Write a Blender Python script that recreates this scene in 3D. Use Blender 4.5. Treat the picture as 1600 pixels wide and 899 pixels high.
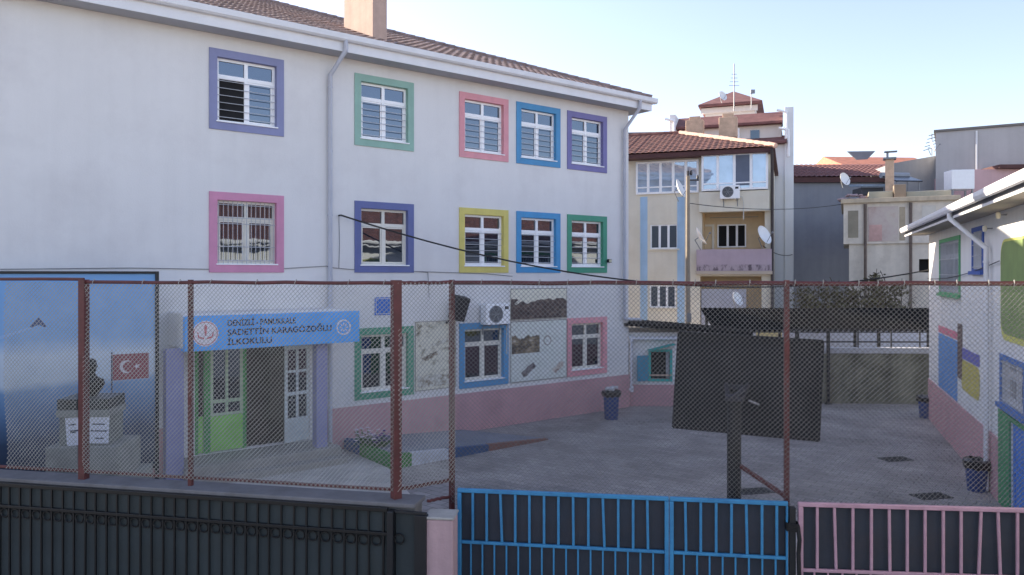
import bpy, math, random
from mathutils import Vector, Matrix
R = math.radians
rnd = random.Random(7)
scene = bpy.context.scene
col = scene.collection
for o in list(bpy.data.objects):
    bpy.data.objects.remove(o)

# ------------------------------------------------------------------ camera, sky, sun, exposure
F, CX, HY, H = 1200.0, 800.0, 428.0, 4.5      # focal length and horizon in photo pixels, eye height in metres
cam_d = bpy.data.cameras.new('camera')
cam = bpy.data.objects.new('camera', cam_d); col.objects.link(cam)
cam.location = (0, 0, H); cam.rotation_euler = (R(90), 0, 0)
cam_d.sensor_width = 36; cam_d.lens = F / 1600 * 36
cam_d.shift_y = -(449.5 - HY) / 1600
cam_d.clip_start = 0.1; cam_d.clip_end = 3000
scene.camera = cam

SUN_EL, SUN_DIR = R(22.5), Vector((-0.845, 0.535))        # low sun from the left, a little ahead of the camera
w = bpy.data.worlds.new('World'); scene.world = w; w.use_nodes = True
nt = w.node_tree; nt.nodes.clear()
sky = nt.nodes.new('ShaderNodeTexSky'); sky.sky_type = 'NISHITA'; sky.sun_disc = False
sky.sun_elevation = SUN_EL
sky.sun_rotation = math.atan2(SUN_DIR.x, SUN_DIR.y)
sky.altitude = 400; sky.air_density = 1.0; sky.dust_density = 1.1; sky.ozone_density = 1.0
bg = nt.nodes.new('ShaderNodeBackground'); bg.inputs['Strength'].default_value = 0.135
ow = nt.nodes.new('ShaderNodeOutputWorld')
hs_ = nt.nodes.new('ShaderNodeHueSaturation'); hs_.inputs['Saturation'].default_value = 0.84; tn = nt.nodes.new('ShaderNodeVectorMath'); tn.operation = 'MULTIPLY'; tn.inputs[1].default_value = (1.0, 0.945, 1.03)
nt.links.new(sky.outputs[0], hs_.inputs['Color']); nt.links.new(hs_.outputs[0], tn.inputs[0]); nt.links.new(tn.outputs[0], bg.inputs[0]); nt.links.new(bg.outputs[0], ow.inputs[0])

sl = bpy.data.lights.new('sun', 'SUN'); sl.energy = 5.0; sl.angle = R(0.5); sl.color = (1.0, 0.86, 0.68)
so = bpy.data.objects.new('sun', sl); col.objects.link(so)
sd = Vector((SUN_DIR.x * math.cos(SUN_EL), SUN_DIR.y * math.cos(SUN_EL), math.sin(SUN_EL))).normalized()
so.rotation_euler = sd.to_track_quat('Z', 'Y').to_euler(); so.location = (-30, 10, 40)
scene.view_settings.view_transform = 'Standard'; scene.view_settings.look = 'None'
scene.view_settings.exposure = 1.3; scene.view_settings.gamma = 1.0
scene.view_settings.use_curve_mapping = False

# ------------------------------------------------------------------ helpers
def lin(c):
    c = c / 255
    return c / 12.92 if c <= 0.04045 else ((c + 0.055) / 1.055) ** 2.4
def al(r, g, b):                                   # an albedo written as 0-255 sRGB
    return (lin(r), lin(g), lin(b))
MATS = {}
def mat(name, rgb, rough=0.7, var=0.10, scale=2.0, bump=0.0, bscale=None, metal=0.0, spec=0.5, streak=0.0, dirt=None, dirt_amt=0.0, dirt_scale=0.6):
    if name in MATS: return MATS[name]
    m = bpy.data.materials.new(name); m.use_nodes = True; MATS[name] = m
    t = m.node_tree; N = t.nodes; L = t.links; N.clear()
    out = N.new('ShaderNodeOutputMaterial'); p = N.new('ShaderNodeBsdfPrincipled'); L.new(p.outputs[0], out.inputs[0])
    p.inputs['Roughness'].default_value = rough; p.inputs['Metallic'].default_value = metal
    p.inputs['Specular IOR Level'].default_value = spec
    co = N.new('ShaderNodeTexCoord')
    n = N.new('ShaderNodeTexNoise'); n.inputs['Scale'].default_value = scale; n.inputs['Detail'].default_value = 6; n.inputs['Roughness'].default_value = 0.65
    L.new(co.outputs['Object'], n.inputs['Vector'])
    mr = N.new('ShaderNodeMapRange'); mr.inputs['From Min'].default_value = 0.3; mr.inputs['From Max'].default_value = 0.7
    mr.inputs['To Min'].default_value = 1 - var; mr.inputs['To Max'].default_value = 1 + var
    L.new(n.outputs['Fac'], mr.inputs['Value'])
    vm = N.new('ShaderNodeVectorMath'); vm.operation = 'SCALE'; vm.inputs[0].default_value = rgb; L.new(mr.outputs[0], vm.inputs['Scale'])
    last = vm.outputs[0]
    if streak:
        mp = N.new('ShaderNodeMapping'); mp.inputs['Scale'].default_value = (2.2, 2.2, 0.12); L.new(co.outputs['Object'], mp.inputs['Vector'])
        n2 = N.new('ShaderNodeTexNoise'); n2.inputs['Scale'].default_value = 1.6; n2.inputs['Detail'].default_value = 5; L.new(mp.outputs[0], n2.inputs['Vector'])
        m2 = N.new('ShaderNodeMapRange'); m2.inputs['From Min'].default_value = 0.42; m2.inputs['From Max'].default_value = 0.75
        m2.inputs['To Min'].default_value = 1.0; m2.inputs['To Max'].default_value = 1 - streak; L.new(n2.outputs['Fac'], m2.inputs['Value'])
        v2 = N.new('ShaderNodeVectorMath'); v2.operation = 'SCALE'; L.new(last, v2.inputs[0]); L.new(m2.outputs[0], v2.inputs['Scale']); last = v2.outputs[0]
    if dirt:
        n3 = N.new('ShaderNodeTexNoise'); n3.inputs['Scale'].default_value = dirt_scale; n3.inputs['Detail'].default_value = 8; n3.inputs['Roughness'].default_value = 0.7
        L.new(co.outputs['Object'], n3.inputs['Vector'])
        m3 = N.new('ShaderNodeMapRange'); m3.inputs['From Min'].default_value = 0.48; m3.inputs['From Max'].default_value = 0.72
        m3.inputs['To Max'].default_value = dirt_amt; L.new(n3.outputs['Fac'], m3.inputs['Value'])
        mx = N.new('ShaderNodeMix'); mx.data_type = 'RGBA'; L.new(m3.outputs[0], mx.inputs['Factor']); L.new(last, mx.inputs['A'])
        mx.inputs['B'].default_value = (*dirt, 1); last = mx.outputs['Result']
    L.new(last, p.inputs['Base Color'])
    if bump:
        nb = N.new('ShaderNodeTexNoise'); nb.inputs['Scale'].default_value = bscale or scale * 12; nb.inputs['Detail'].default_value = 5
        L.new(co.outputs['Object'], nb.inputs['Vector'])
        b = N.new('ShaderNodeBump'); b.inputs['Strength'].default_value = bump; b.inputs['Distance'].default_value = 0.02
        L.new(nb.outputs['Fac'], b.inputs['Height']); L.new(b.outputs[0], p.inputs['Normal'])
    return m

def glass_mat(name, rgb, fac):
    if name in MATS: return MATS[name]
    m = bpy.data.materials.new(name); m.use_nodes = True; MATS[name] = m
    t = m.node_tree; N = t.nodes; L = t.links; N.clear()
    out = N.new('ShaderNodeOutputMaterial'); mx = N.new('ShaderNodeMixShader'); mx.inputs[0].default_value = fac
    d = N.new('ShaderNodeBsdfDiffuse'); g = N.new('ShaderNodeBsdfGlossy'); g.inputs['Roughness'].default_value = 0.02
    co = N.new('ShaderNodeTexCoord'); n = N.new('ShaderNodeTexNoise'); n.inputs['Scale'].default_value = 1.7
    L.new(co.outputs['Object'], n.inputs['Vector'])
    cr = N.new('ShaderNodeValToRGB'); cr.color_ramp.elements[0].color = (*[c * 0.5 for c in rgb], 1); cr.color_ramp.elements[1].color = (*[min(1, c * 1.6) for c in rgb], 1)
    L.new(n.outputs['Fac'], cr.inputs[0]); L.new(cr.outputs[0], d.inputs['Color'])
    b = N.new('ShaderNodeBump'); b.inputs['Strength'].default_value = 0.04; b.inputs['Distance'].default_value = 0.05; L.new(n.outputs['Fac'], b.inputs['Height']); L.new(b.outputs[0], g.inputs['Normal'])
    g.inputs['Color'].default_value = (0.74, 0.86, 1.0, 1)
    L.new(d.outputs[0], mx.inputs[1]); L.new(g.outputs[0], mx.inputs[2]); L.new(mx.outputs[0], out.inputs[0])
    return m

def paving_mat(name, c1, c2, mortar, bw, bh, rot=0.0, bump=0.5, patch=0.35):
    m = bpy.data.materials.new(name); m.use_nodes = True; MATS[name] = m
    t = m.node_tree; N = t.nodes; L = t.links; N.clear()
    out = N.new('ShaderNodeOutputMaterial'); p = N.new('ShaderNodeBsdfPrincipled'); L.new(p.outputs[0], out.inputs[0])
    p.inputs['Roughness'].default_value = 0.82; p.inputs['Specular IOR Level'].default_value = 0.3
    co = N.new('ShaderNodeTexCoord'); mp = N.new('ShaderNodeMapping'); mp.inputs['Rotation'].default_value = (0, 0, rot); L.new(co.outputs['Object'], mp.inputs['Vector'])
    br = N.new('ShaderNodeTexBrick'); br.inputs['Scale'].default_value = 1.0; br.inputs['Brick Width'].default_value = bw; br.inputs['Row Height'].default_value = bh
    br.inputs['Mortar Size'].default_value = 0.007; br.inputs['Color1'].default_value = (*c1, 1); br.inputs['Color2'].default_value = (*c2, 1); br.inputs['Mortar'].default_value = (*mortar, 1)
    L.new(mp.outputs[0], br.inputs['Vector'])
    n = N.new('ShaderNodeTexNoise'); n.inputs['Scale'].default_value = 0.55; n.inputs['Detail'].default_value = 8; n.inputs['Roughness'].default_value = 0.62; L.new(co.outputs['Object'], n.inputs['Vector'])
    mr = N.new('ShaderNodeMapRange'); mr.inputs['From Min'].default_value = 0.32; mr.inputs['From Max'].default_value = 0.7; mr.inputs['To Min'].default_value = 1 - patch; mr.inputs['To Max'].default_value = 1 + patch
    L.new(n.outputs['Fac'], mr.inputs['Value'])
    v = N.new('ShaderNodeVectorMath'); v.operation = 'SCALE'; L.new(br.outputs['Color'], v.inputs[0]); L.new(mr.outputs[0], v.inputs['Scale']); L.new(v.outputs[0], p.inputs['Base Color'])
    b = N.new('ShaderNodeBump'); b.inputs['Strength'].default_value = bump; b.inputs['Distance'].default_value = 0.006; b.invert = True
    L.new(br.outputs['Fac'], b.inputs['Height']); L.new(b.outputs[0], p.inputs['Normal'])
    return m

def picture_mat(name, ramp, scale, stretch=(1, 1, 1), detail=8):
    """a printed picture: tones of RAMP in noise patches"""
    m = bpy.data.materials.new(name); m.use_nodes = True; MATS[name] = m
    t = m.node_tree; N = t.nodes; L = t.links; N.clear()
    out = N.new('ShaderNodeOutputMaterial'); p = N.new('ShaderNodeBsdfPrincipled'); L.new(p.outputs[0], out.inputs[0]); p.inputs['Roughness'].default_value = 0.5
    co = N.new('ShaderNodeTexCoord'); mp = N.new('ShaderNodeMapping'); mp.inputs['Scale'].default_value = stretch; L.new(co.outputs['Object'], mp.inputs['Vector'])
    n = N.new('ShaderNodeTexNoise'); n.inputs['Scale'].default_value = scale; n.inputs['Detail'].default_value = detail; n.inputs['Roughness'].default_value = 0.7; L.new(mp.outputs[0], n.inputs['Vector'])
    cr = N.new('ShaderNodeValToRGB'); L.new(n.outputs['Fac'], cr.inputs[0])
    els = cr.color_ramp.elements
    while len(els) < len(ramp): els.new(0.5)
    for e, (pos, c) in zip(els, ramp): e.position = pos; e.color = (*c, 1)
    L.new(cr.outputs[0], p.inputs['Base Color'])
    return m

class MB:
    """collects faces, builds them as one mesh object"""
    def __init__(s): s.v = []; s.f = []; s.mi = []; s.m = 0
    def add(s, vs, fs):
        k = len(s.v); s.v += [tuple(v) for v in vs]; s.f += [[i + k for i in f] for f in fs]; s.mi += [s.m] * len(fs); return s
    def quad(s, a, b, c, d): return s.add([a, b, c, d], [(0, 1, 2, 3)])
    def box(s, x0, x1, y0, y1, z0, z1, M=None):
        vs = [(x, y, z) for z in (z0, z1) for y in (y0, y1) for x in (x0, x1)]
        if M is not None: vs = [M @ Vector(v) for v in vs]
        return s.add(vs, [(0, 2, 3, 1), (4, 5, 7, 6), (0, 1, 5, 4), (2, 6, 7, 3), (0, 4, 6, 2), (1, 3, 7, 5)])
    def bbox(s, x0, x1, y0, y1, z0, z1, b=0.01, M=None):
        """a box with chamfered edges"""
        b = min(b, (x1 - x0) * .45, (y1 - y0) * .45, (z1 - z0) * .45)
        import bmesh
        bm = bmesh.new()
        bv = [bm.verts.new((x, y, z)) for z in (z0, z1) for y in (y0, y1) for x in (x0, x1)]
        for f in [(0, 2, 3, 1), (4, 5, 7, 6), (0, 1, 5, 4), (2, 6, 7, 3), (0, 4, 6, 2), (1, 3, 7, 5)]: bm.faces.new([bv[i] for i in f])
        bmesh.ops.bevel(bm, geom=bm.edges[:], offset=b, segments=2, affect='EDGES', profile=0.5)
        bm.verts.index_update()
        s.add([(M @ v.co if M is not None else v.co) for v in bm.verts], [[v.index for v in f.verts] for f in bm.faces]); bm.free(); return s
    def tube(s, pts, r, n=8, cap=True, r2=None):
        pts = [Vector(p) for p in pts]; base = len(s.v); vs = []; fs = []
        up = None
        for i, p in enumerate(pts):
            if i == 0: d = pts[1] - p
            elif i == len(pts) - 1: d = p - pts[i - 1]
            else: d = (pts[i + 1] - p).normalized() + (p - pts[i - 1]).normalized()
            d.normalize()
            if up is None: up = Vector((0, 0, 1)) if abs(d.z) < 0.9 else Vector((1, 0, 0))
            a = d.cross(up); a.normalize(); b = a.cross(d); b.normalize(); up = b
            rr = r if r2 is None else r + (r2 - r) * i / (len(pts) - 1)
            k = 1.0
            if 0 < i < len(pts) - 1:
                c = (pts[i + 1] - p).normalized().dot((p - pts[i - 1]).normalized()); k = min(1.6, 1 / max(0.3, math.sqrt(max(0, (1 + c) / 2))))
            for j in range(n):
                t = 2 * math.pi * (j + .5) / n; vs.append(p + a * (rr * math.cos(t) * k) + b * (rr * math.sin(t)))
        for i in range(len(pts) - 1):
            for j in range(n):
                fs.append((i * n + j, i * n + (j + 1) % n, (i + 1) * n + (j + 1) % n, (i + 1) * n + j))
        if cap:
            fs.append(tuple(range(n))[::-1]); fs.append(tuple(range((len(pts) - 1) * n, len(pts) * n)))
        return s.add(vs, fs)
    def lathe(s, prof, c=(0, 0, 0), n=20, M=None):
        vs = []; fs = []
        for (r, z) in prof:
            for j in range(n):
                t = 2 * math.pi * j / n; v = Vector((r * math.cos(t), r * math.sin(t), z))
                if M is not None: v = M @ v
                vs.append(v + Vector(c))
        for i in range(len(prof) - 1):
            for j in range(n):
                fs.append((i * n + j, i * n + (j + 1) % n, (i + 1) * n + (j + 1) % n, (i + 1) * n + j))
        fs.append(tuple(range(n))[::-1]); fs.append(tuple(range((len(prof) - 1) * n, len(prof) * n)))
        return s.add(vs, fs)
    def prism(s, poly, a0, a1, axis='z'):
        """polygon extruded along an axis; axis z: poly is (x,y); axis y: poly is (x,z)"""
        n = len(poly)
        mk = (lambda p, a: (p[0], p[1], a)) if axis == 'z' else (lambda p, a: (p[0], a, p[1])) if axis == 'y' else (lambda p, a: (a, p[0], p[1]))
        vs = [mk(p, a0) for p in poly] + [mk(p, a1) for p in poly]
        fs = [tuple(range(n))[::-1], tuple(range(n, 2 * n))] + [(i, (i + 1) % n, (i + 1) % n + n, i + n) for i in range(n)]
        return s.add(vs, fs)
    def frame(s, x0, x1, z0, z1, wd, y0, y1):
        """a rectangular picture frame in the x-z plane, mitre-free (rails between stiles)"""
        s.box(x0, x0 + wd, y0, y1, z0, z1); s.box(x1 - wd, x1, y0, y1, z0, z1)
        s.box(x0 + wd, x1 - wd, y0, y1, z0, z0 + wd); s.box(x0 + wd, x1 - wd, y0, y1, z1 - wd, z1); return s
    def build(s, name, m, parent=None, smooth=False, loc=None):
        me = bpy.data.meshes.new(name); me.from_pydata(s.v, [], s.f)
        ms = m if isinstance(m, (list, tuple)) else [m]
        for x in ms: me.materials.append(x)
        if len(ms) > 1: me.polygons.foreach_set('material_index', s.mi)
        me.update()
        import bmesh
        bm = bmesh.new(); bm.from_mesh(me); bmesh.ops.recalc_face_normals(bm, faces=bm.faces[:]); bm.to_mesh(me); bm.free()
        if smooth:
            me.shade_smooth(); me.set_sharp_from_angle(angle=R(40))
        o = bpy.data.objects.new(name, me); col.objects.link(o)
        if parent: o.parent = parent
        if loc: o.location = loc
        return o

def tag(o, label=None, cat=None, group=None, kind=None):
    if label: o['label'] = label
    if cat: o['category'] = cat
    if group: o['group'] = group
    if kind: o['kind'] = kind
    return o
def thing(name, label, cat, loc=(0, 0, 0), rz=0.0, group=None):
    o = bpy.data.objects.new(name, None); col.objects.link(o); o.empty_display_size = 0.3
    o.location = loc; o.rotation_euler = (0, 0, rz); return tag(o, label, cat, group)
def copy_thing(o, loc, rz, label, group=None):
    def rec(a, par):
        c = a.copy(); col.objects.link(c); c.parent = par
        for ch in a.children: rec(ch, c)
        return c
    r = rec(o, None); r.location = loc; r.rotation_euler = (0, 0, rz); r['label'] = label
    if group: r['group'] = group
    return r
def P(px, py, Y): return Vector((Y * (px - CX) / F, Y, H - Y * (py - HY) / F))
def G(px, py, z=0.0): return P(px, py, (H - z) * F / (py - HY))

class Plane:
    """an upright wall plane: local x runs along the wall, local y into the building; hit() turns a photo measurement into wall metres"""
    def __init__(s, org, ang):
        s.o = Vector((org[0], org[1], 0)); s.a = ang
        s.ex = Vector((math.cos(ang), math.sin(ang), 0)); s.ey = Vector((-math.sin(ang), math.cos(ang), 0))
    def hit(s, px, py, y=0.0):
        r = Vector(((px - CX) / F, 1, 0)); t = (s.o.dot(s.ey) + y) / r.dot(s.ey); p = r * t
        return (p - s.o).dot(s.ex), H - t * (py - HY) / F
    def x(s, px, y=0.0): return s.hit(px, HY, y)[0]
    def z(s, px, py, y=0.0): return s.hit(px, py, y)[1]
    def w(s, x, y, z): return s.o + s.ex * x + s.ey * y + Vector((0, 0, z))

def wall_grid(mb, x0, x1, z0, z1, holes, y=0.0, recess=0.12):
    xs = sorted({x0, x1, *[h[0] for h in holes], *[h[1] for h in holes]}); zs = sorted({z0, z1, *[h[2] for h in holes], *[h[3] for h in holes]})
    for a, b in zip(xs, xs[1:]):
        for c, d in zip(zs, zs[1:]):
            mx, mz = (a + b) / 2, (c + d) / 2
            if any(h[0] < mx < h[1] and h[2] < mz < h[3] for h in holes): continue
            mb.quad((a, y, c), (b, y, c), (b, y, d), (a, y, d))
    for (a, b, c, d) in holes:
        q = y + recess
        mb.quad((a, y, c), (a, q, c), (a, q, d), (a, y, d)); mb.quad((b, y, c), (b, q, c), (b, q, d), (b, y, d))
        mb.quad((a, y, c), (b, y, c), (b, q, c), (a, q, c)); mb.quad((a, y, d), (b, y, d), (b, q, d), (a, q, d))

def tiled(mb, org, ex, es, length, slope, inl=0.0, inr=0.0, per=0.24, row=0.36, hh=0.035, lip=0.03, ns=6):
    """a roof slope of pan tiles: ex along the eave, es up the slope; inl/inr metres the sides step in per metre of slope"""
    org = Vector(org); ex = Vector(ex).normalized(); es = Vector(es).normalized(); nr = ex.cross(es)
    if nr.z < 0: nr = -nr
    nx = int(length / per * ns); rows = max(1, int(slope / row)); k = len(mb.v); vs = []; fs = []
    jit = [rnd.uniform(-.006, .006) for _ in range(nx // ns + 2)]
    for i in range(rows):
        for q in (0, 1):
            t = min(slope, (i + q) * slope / rows)
            lo, hi = inl * t, length - inr * t
            for j in range(nx + 1):
                x = min(max(j * length / nx, lo), hi)
                h = hh * abs(math.sin(math.pi * x / per)) + (lip if q == 0 else 0) + jit[j // ns]
                vs.append(org + ex * x + es * t + nr * h)
    W = nx + 1
    for i in range(2 * rows - 1):
        for j in range(nx):
            a, b, c, d = i * W + j, i * W + j + 1, (i + 1) * W + j + 1, (i + 1) * W + j
            if (vs[a] - vs[b]).length < 1e-6 and (vs[c] - vs[d]).length < 1e-6: continue
            fs.append((a, b, c, d))
    mb.add(vs, fs)

def text_obj(name, txt, size, m, parent, loc, rot=(math.pi / 2, 0, 0), align='LEFT', sx=1.0, bold=0.0):
    cu = bpy.data.curves.new(name, 'FONT'); cu.body = txt; cu.size = size; cu.align_x = align; cu.align_y = 'CENTER'; cu.extrude = 0.004; cu.offset = bold
    t = bpy.data.objects.new(name, cu); col.objects.link(t)
    dg = bpy.context.evaluated_depsgraph_get(); me = bpy.data.meshes.new_from_object(t.evaluated_get(dg)); me.name = name
    bpy.data.objects.remove(t)
    me.materials.clear(); me.materials.append(m)
    o = bpy.data.objects.new(name, me); col.objects.link(o); o.parent = parent; o.location = loc; o.rotation_euler = rot; o.scale = (sx, 1, 1)
    return o

# ------------------------------------------------------------------ common materials
M_white = mat('white_upvc', al(246, 246, 247), 0.35, 0.04, 5)
M_glass = glass_mat('window_glass', al(34, 40, 50), 0.15)
M_glass_dark = glass_mat('window_glass_dark', al(22, 26, 30), 0.16)
M_dark = mat('dark_interior', al(26, 26, 28), 0.9, 0.3, 1.5)
M_black = mat('black_paint', al(24, 26, 30), 0.5, 0.25, 6)
M_rust = mat('red_oxide_paint', al(92, 44, 44), 0.55, 0.25, 9, 0.3, dirt=al(70, 40, 30), dirt_amt=0.7, dirt_scale=14)
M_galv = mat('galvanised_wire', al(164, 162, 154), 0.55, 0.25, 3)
M_dimwire = mat('less_lit_wire', al(116, 114, 112), 0.6, 0.25, 3)  # same wire, darker: weaker light on the right section put into the colour
M_grille = mat('white_grille_paint', al(186, 188, 192), 0.5, 0.1, 6)
M_terra = mat('terracotta_tile', al(122, 84, 76), 0.85, 0.35, 3.5, 0.3, dirt=al(88, 64, 58), dirt_amt=0.85, dirt_scale=1.8)
M_steel = mat('grey_steel', al(130, 132, 136), 0.45, 0.15, 6, metal=0.5)
# ------------------------------------------------------------------ ground
o = MB().quad((-400, -60, -0.02), (400, -60, -0.02), (400, 900, -0.02), (-400, 900, -0.02)).build('ground', mat('dry_earth', al(170, 162, 150), 0.95, 0.2, 0.3, 0.4, 20)); tag(o, kind='structure')
M_pave = paving_mat('yard_blocks', al(164, 157, 153), al(146, 140, 138), al(102, 98, 97), 0.42, 0.21, R(38), 0.9, 0.34)
o = MB().quad((-22, 8.2, 0.0), (14, 7.2, 0.0), (14, 30, 0.0), (-22, 30, 0.0)).build('yard_paving', M_pave); tag(o, kind='structure')
o = MB().quad((-22, 2, 0.0), (16, 1, 0.0), (14, 7.19, 0.0), (-22, 8.19, 0.0)).build('street', mat('asphalt', al(84, 84, 84), 0.9, 0.2, 1.0, 0.5, 60)); tag(o, kind='structure')

# ------------------------------------------------------------------ school building
S = Plane((-3.375, 20.25), R(38.02))
M_wall = mat('school_white_wall', al(224, 222, 220), 0.85, 0.045, 0.35, 0.15, 30, streak=0.035, dirt=al(190, 184, 184), dirt_amt=0.3, dirt_scale=0.5)
M_plinth = mat('pink_plinth_paint', al(196, 152, 156), 0.85, 0.06, 0.8, 0.25, 40, streak=0.08, dirt=al(160, 126, 128), dirt_amt=0.5, dirt_scale=0.9)
M_tile = mat('school_roof_tile', al(152, 130, 122), 0.75, 0.3, 5, 0.3, dirt=al(92, 82, 78), dirt_amt=0.75, dirt_scale=2.4)
M_gutter = mat('white_gutter', al(226, 226, 228), 0.45, 0.05, 2)
M_soffit = mat('grey_soffit', al(178, 178, 182), 0.8, 0.05, 2)
school = thing('school_building', 'long white school building with painted window surrounds and tiled roof', 'building', (S.o.x, S.o.y, 0), S.a)
XL, XR = -17.0, S.x(982)
cols = [(326.5, 443), (553.8, 645.9), (717.3, 793.7), (806.9, 874.5), (886.2, 947.4)]
cx = [(S.x(a) + S.x(b)) / 2 for a, b in cols]
WW, WH, BAND = 1.75, 1.85, 0.18
Z3, Z2, Z1 = 1.24, 4.53, 7.81
surr = {  # paint of the surrounds
 'periwinkle': al(138, 142, 178), 'sea_green': al(146, 182, 168), 'pink': al(226, 158, 166), 'blue': al(84, 150, 196), 'purple': al(126, 122, 172),
 'rose': al(208, 144, 172), 'indigo': al(106, 114, 162), 'yellow': al(216, 202, 116), 'azure': al(80, 152, 202), 'green': al(80, 154, 126), 'deep_green': al(72, 148, 118)}
grid = [(0, Z1, 'periwinkle', 'h'), (1, Z1, 'sea_green', 'h'), (2, Z1, 'pink', 'h'), (3, Z1, 'blue', 'h'), (4, Z1, 'purple', 'h'),
        (0, Z2, 'rose', 'v'), (1, Z2, 'indigo', 'n'), (2, Z2, 'yellow', 'h'), (3, Z2, 'azure', 'h'), (4, Z2, 'green', 'h'),
        (1, Z3, 'deep_green', 'n'), (2, Z3, 'blue', 'n'), (4, Z3, 'pink', 'n')]
door_x0, door_x1, door_z1 = S.x(304), S.x(484), 2.95
holes = [(cx[c] - WW / 2 + BAND, cx[c] + WW / 2 - BAND, z + BAND, z + WH - BAND) for c, z, _, _ in grid] + [(door_x0, door_x1, 0.4, door_z1)]
mb = MB(); wall_grid(mb, XL, XR, 0, 10.02, holes, recess=0.2)
mb.quad((XR, 0, 0), (XR, 18, 0), (XR, 18, 10.02), (XR, 0, 10.02)); mb.quad((XL, 0, 0), (XL, 18, 0), (XL, 18, 10.02), (XL, 0, 10.02)); mb.quad((XL, 18, 0), (XR, 18, 0), (XR, 18, 10.02), (XL, 18, 10.02))
mb.build('wall', M_wall, school)
pz = 1.10
mb = MB(); mb.bbox(door_x1 + .35, XR + .03, -0.035, 0.0, 0, pz, .01); mb.box(XR, XR + .03, 0.002, 18, 0, pz); mb.box(XL, door_x0 - .35, -.035, 0, 0, pz)
mb.build('plinth', M_plinth, school)

def sash_mesh(x0, x1, z0, z1, y, tr=0.72, fr=0.06, mid=0.085):
    """frame with mullion, transom and opening lights, in the x-z plane"""
    m = MB(); d = 0.05; m.frame(x0, x1, z0, z1, fr, y, y + d)
    xm = (x0 + x1) / 2; zt = z0 + (z1 - z0) * tr
    m.box(xm - mid / 2, xm + mid / 2, y - .004, y + d - .004, z0 + fr, z1 - fr)
    for a, b in ((x0 + fr, xm - mid / 2), (xm + mid / 2, x1 - fr)):
        m.box(a, b, y + .002, y + d - .008, zt - .045, zt + .045)
        m.frame(a + .004, b - .004, z0 + fr + .004, zt - .049, .035, y + .012, y + d - .012)
    return m
def school_window(c, z, paint, bars):
    x0, x1, z1 = cx[c] - WW / 2, cx[c] + WW / 2, z + WH
    m = MB(); m.box(x0, x0 + BAND, -.03, 0, z, z1); m.box(x1 - BAND, x1, -.03, 0, z, z1)
    m.box(x0 + BAND, x1 - BAND, -.03, 0, z1 - BAND, z1); m.box(x0 + BAND, x1 - BAND, -.03, 0, z, z + BAND)
    a, b, q, t = x0 + BAND, x1 - BAND, z + BAND, z1 - BAND
    e = .004  # painted lining of the reveal
    m.box(a, a + e, 0, .12, q, t); m.box(b - e, b, 0, .12, q, t); m.box(a + e, b - e, 0, .12, t - e, t); m.box(a + e, b - e, 0, .12, q, q + e)
    win = m.build('window', mat('surround_' + paint, surr[paint], 0.8, 0.08, 1.6, streak=0.08, dirt=tuple(c_ * .72 + .06 for c_ in surr[paint]), dirt_amt=.55, dirt_scale=2.2), school)
    cream = z == Z3 or bars in 'vn'
    fm = mat('cream_window_frame', al(226, 222, 210), 0.5, 0.06, 4) if cream else M_white
    sash_mesh(a + e, b - e, q + e, t - e, .09).build('frame', fm, win)
    g = MB().quad((a, .125, q), (b, .125, q), (b, .125, t), (a, .125, t)); g.build('pane', M_glass if z > Z3 else M_glass_dark, win)
    MB().bbox(a - .03, b + .03, -.06, .09, q - .005, q + .025, .006).build('sill', M_white, win)
    zt = q + (t - q) * .72
    if bars == 'h':
        m = MB()
        for k in range(6):
            zz = q + .13 + k * (zt - q - .17) / 5.4; m.tube([(a + .01, .045, zz), (b - .01, .045, zz)], .008, 6)
        m.build('grille', M_grille, win)
    elif bars == 'v':
        m = MB()
        n = 13
        for k in range(n):
            xx = a + .05 + k * (b - a - .1) / (n - 1); m.tube([(xx, .045, q + .02), (xx, .045, t - .02)], .008, 6)
        for zz in (q + .1, q + .42, zt - .12, zt + .02, t - .1): m.tube([(a, .05, zz), (b, .05, zz)], .008, 6)
        m.build('grille', M_grille, win)
    if c == 0 and z == Z1:   # one light stands open on the dark room
        MB().box(a + .08, (a + b) / 2 - .05, .10, .108, q + .07, zt - .06).build('open_light', M_dark, win)
    return win
wins = [school_window(*g) for g in grid]

# eaves
OV = 0.55
ea = {'l': XL - OV, 'r': XR + OV, 'f': -OV, 'b': 18 + OV}
MB().box(ea['l'], ea['r'], ea['f'] + .02, ea['b'] - .02, 9.99, 10.03).build('soffit', M_soffit, school)
mb = MB()
mb.box(ea['l'], ea['r'], -OV, -OV + .03, 9.985, 10.27); mb.box(ea['r'] - .03, ea['r'], -OV + .031, ea['b'], 9.985, 10.27)
mb.build('fascia', M_gutter, school)
mb = MB()   # box gutter: section swept along the front and round the far end
sec = [(0, .0), (.10, .0), (.14, .04), (.15, .17), (.13, .175), (.115, .05), (.015, .03), (0, .17)]
mb.prism([(-OV - a, 10.22 + b) for a, b in sec], ea['l'], ea['r'] + .15, 'x')
mb.prism([(ea['r'] + a, 10.22 + b) for a, b in sec], -OV + .001, ea['b'], 'y')
mb.build('gutter', M_gutter, school)
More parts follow.
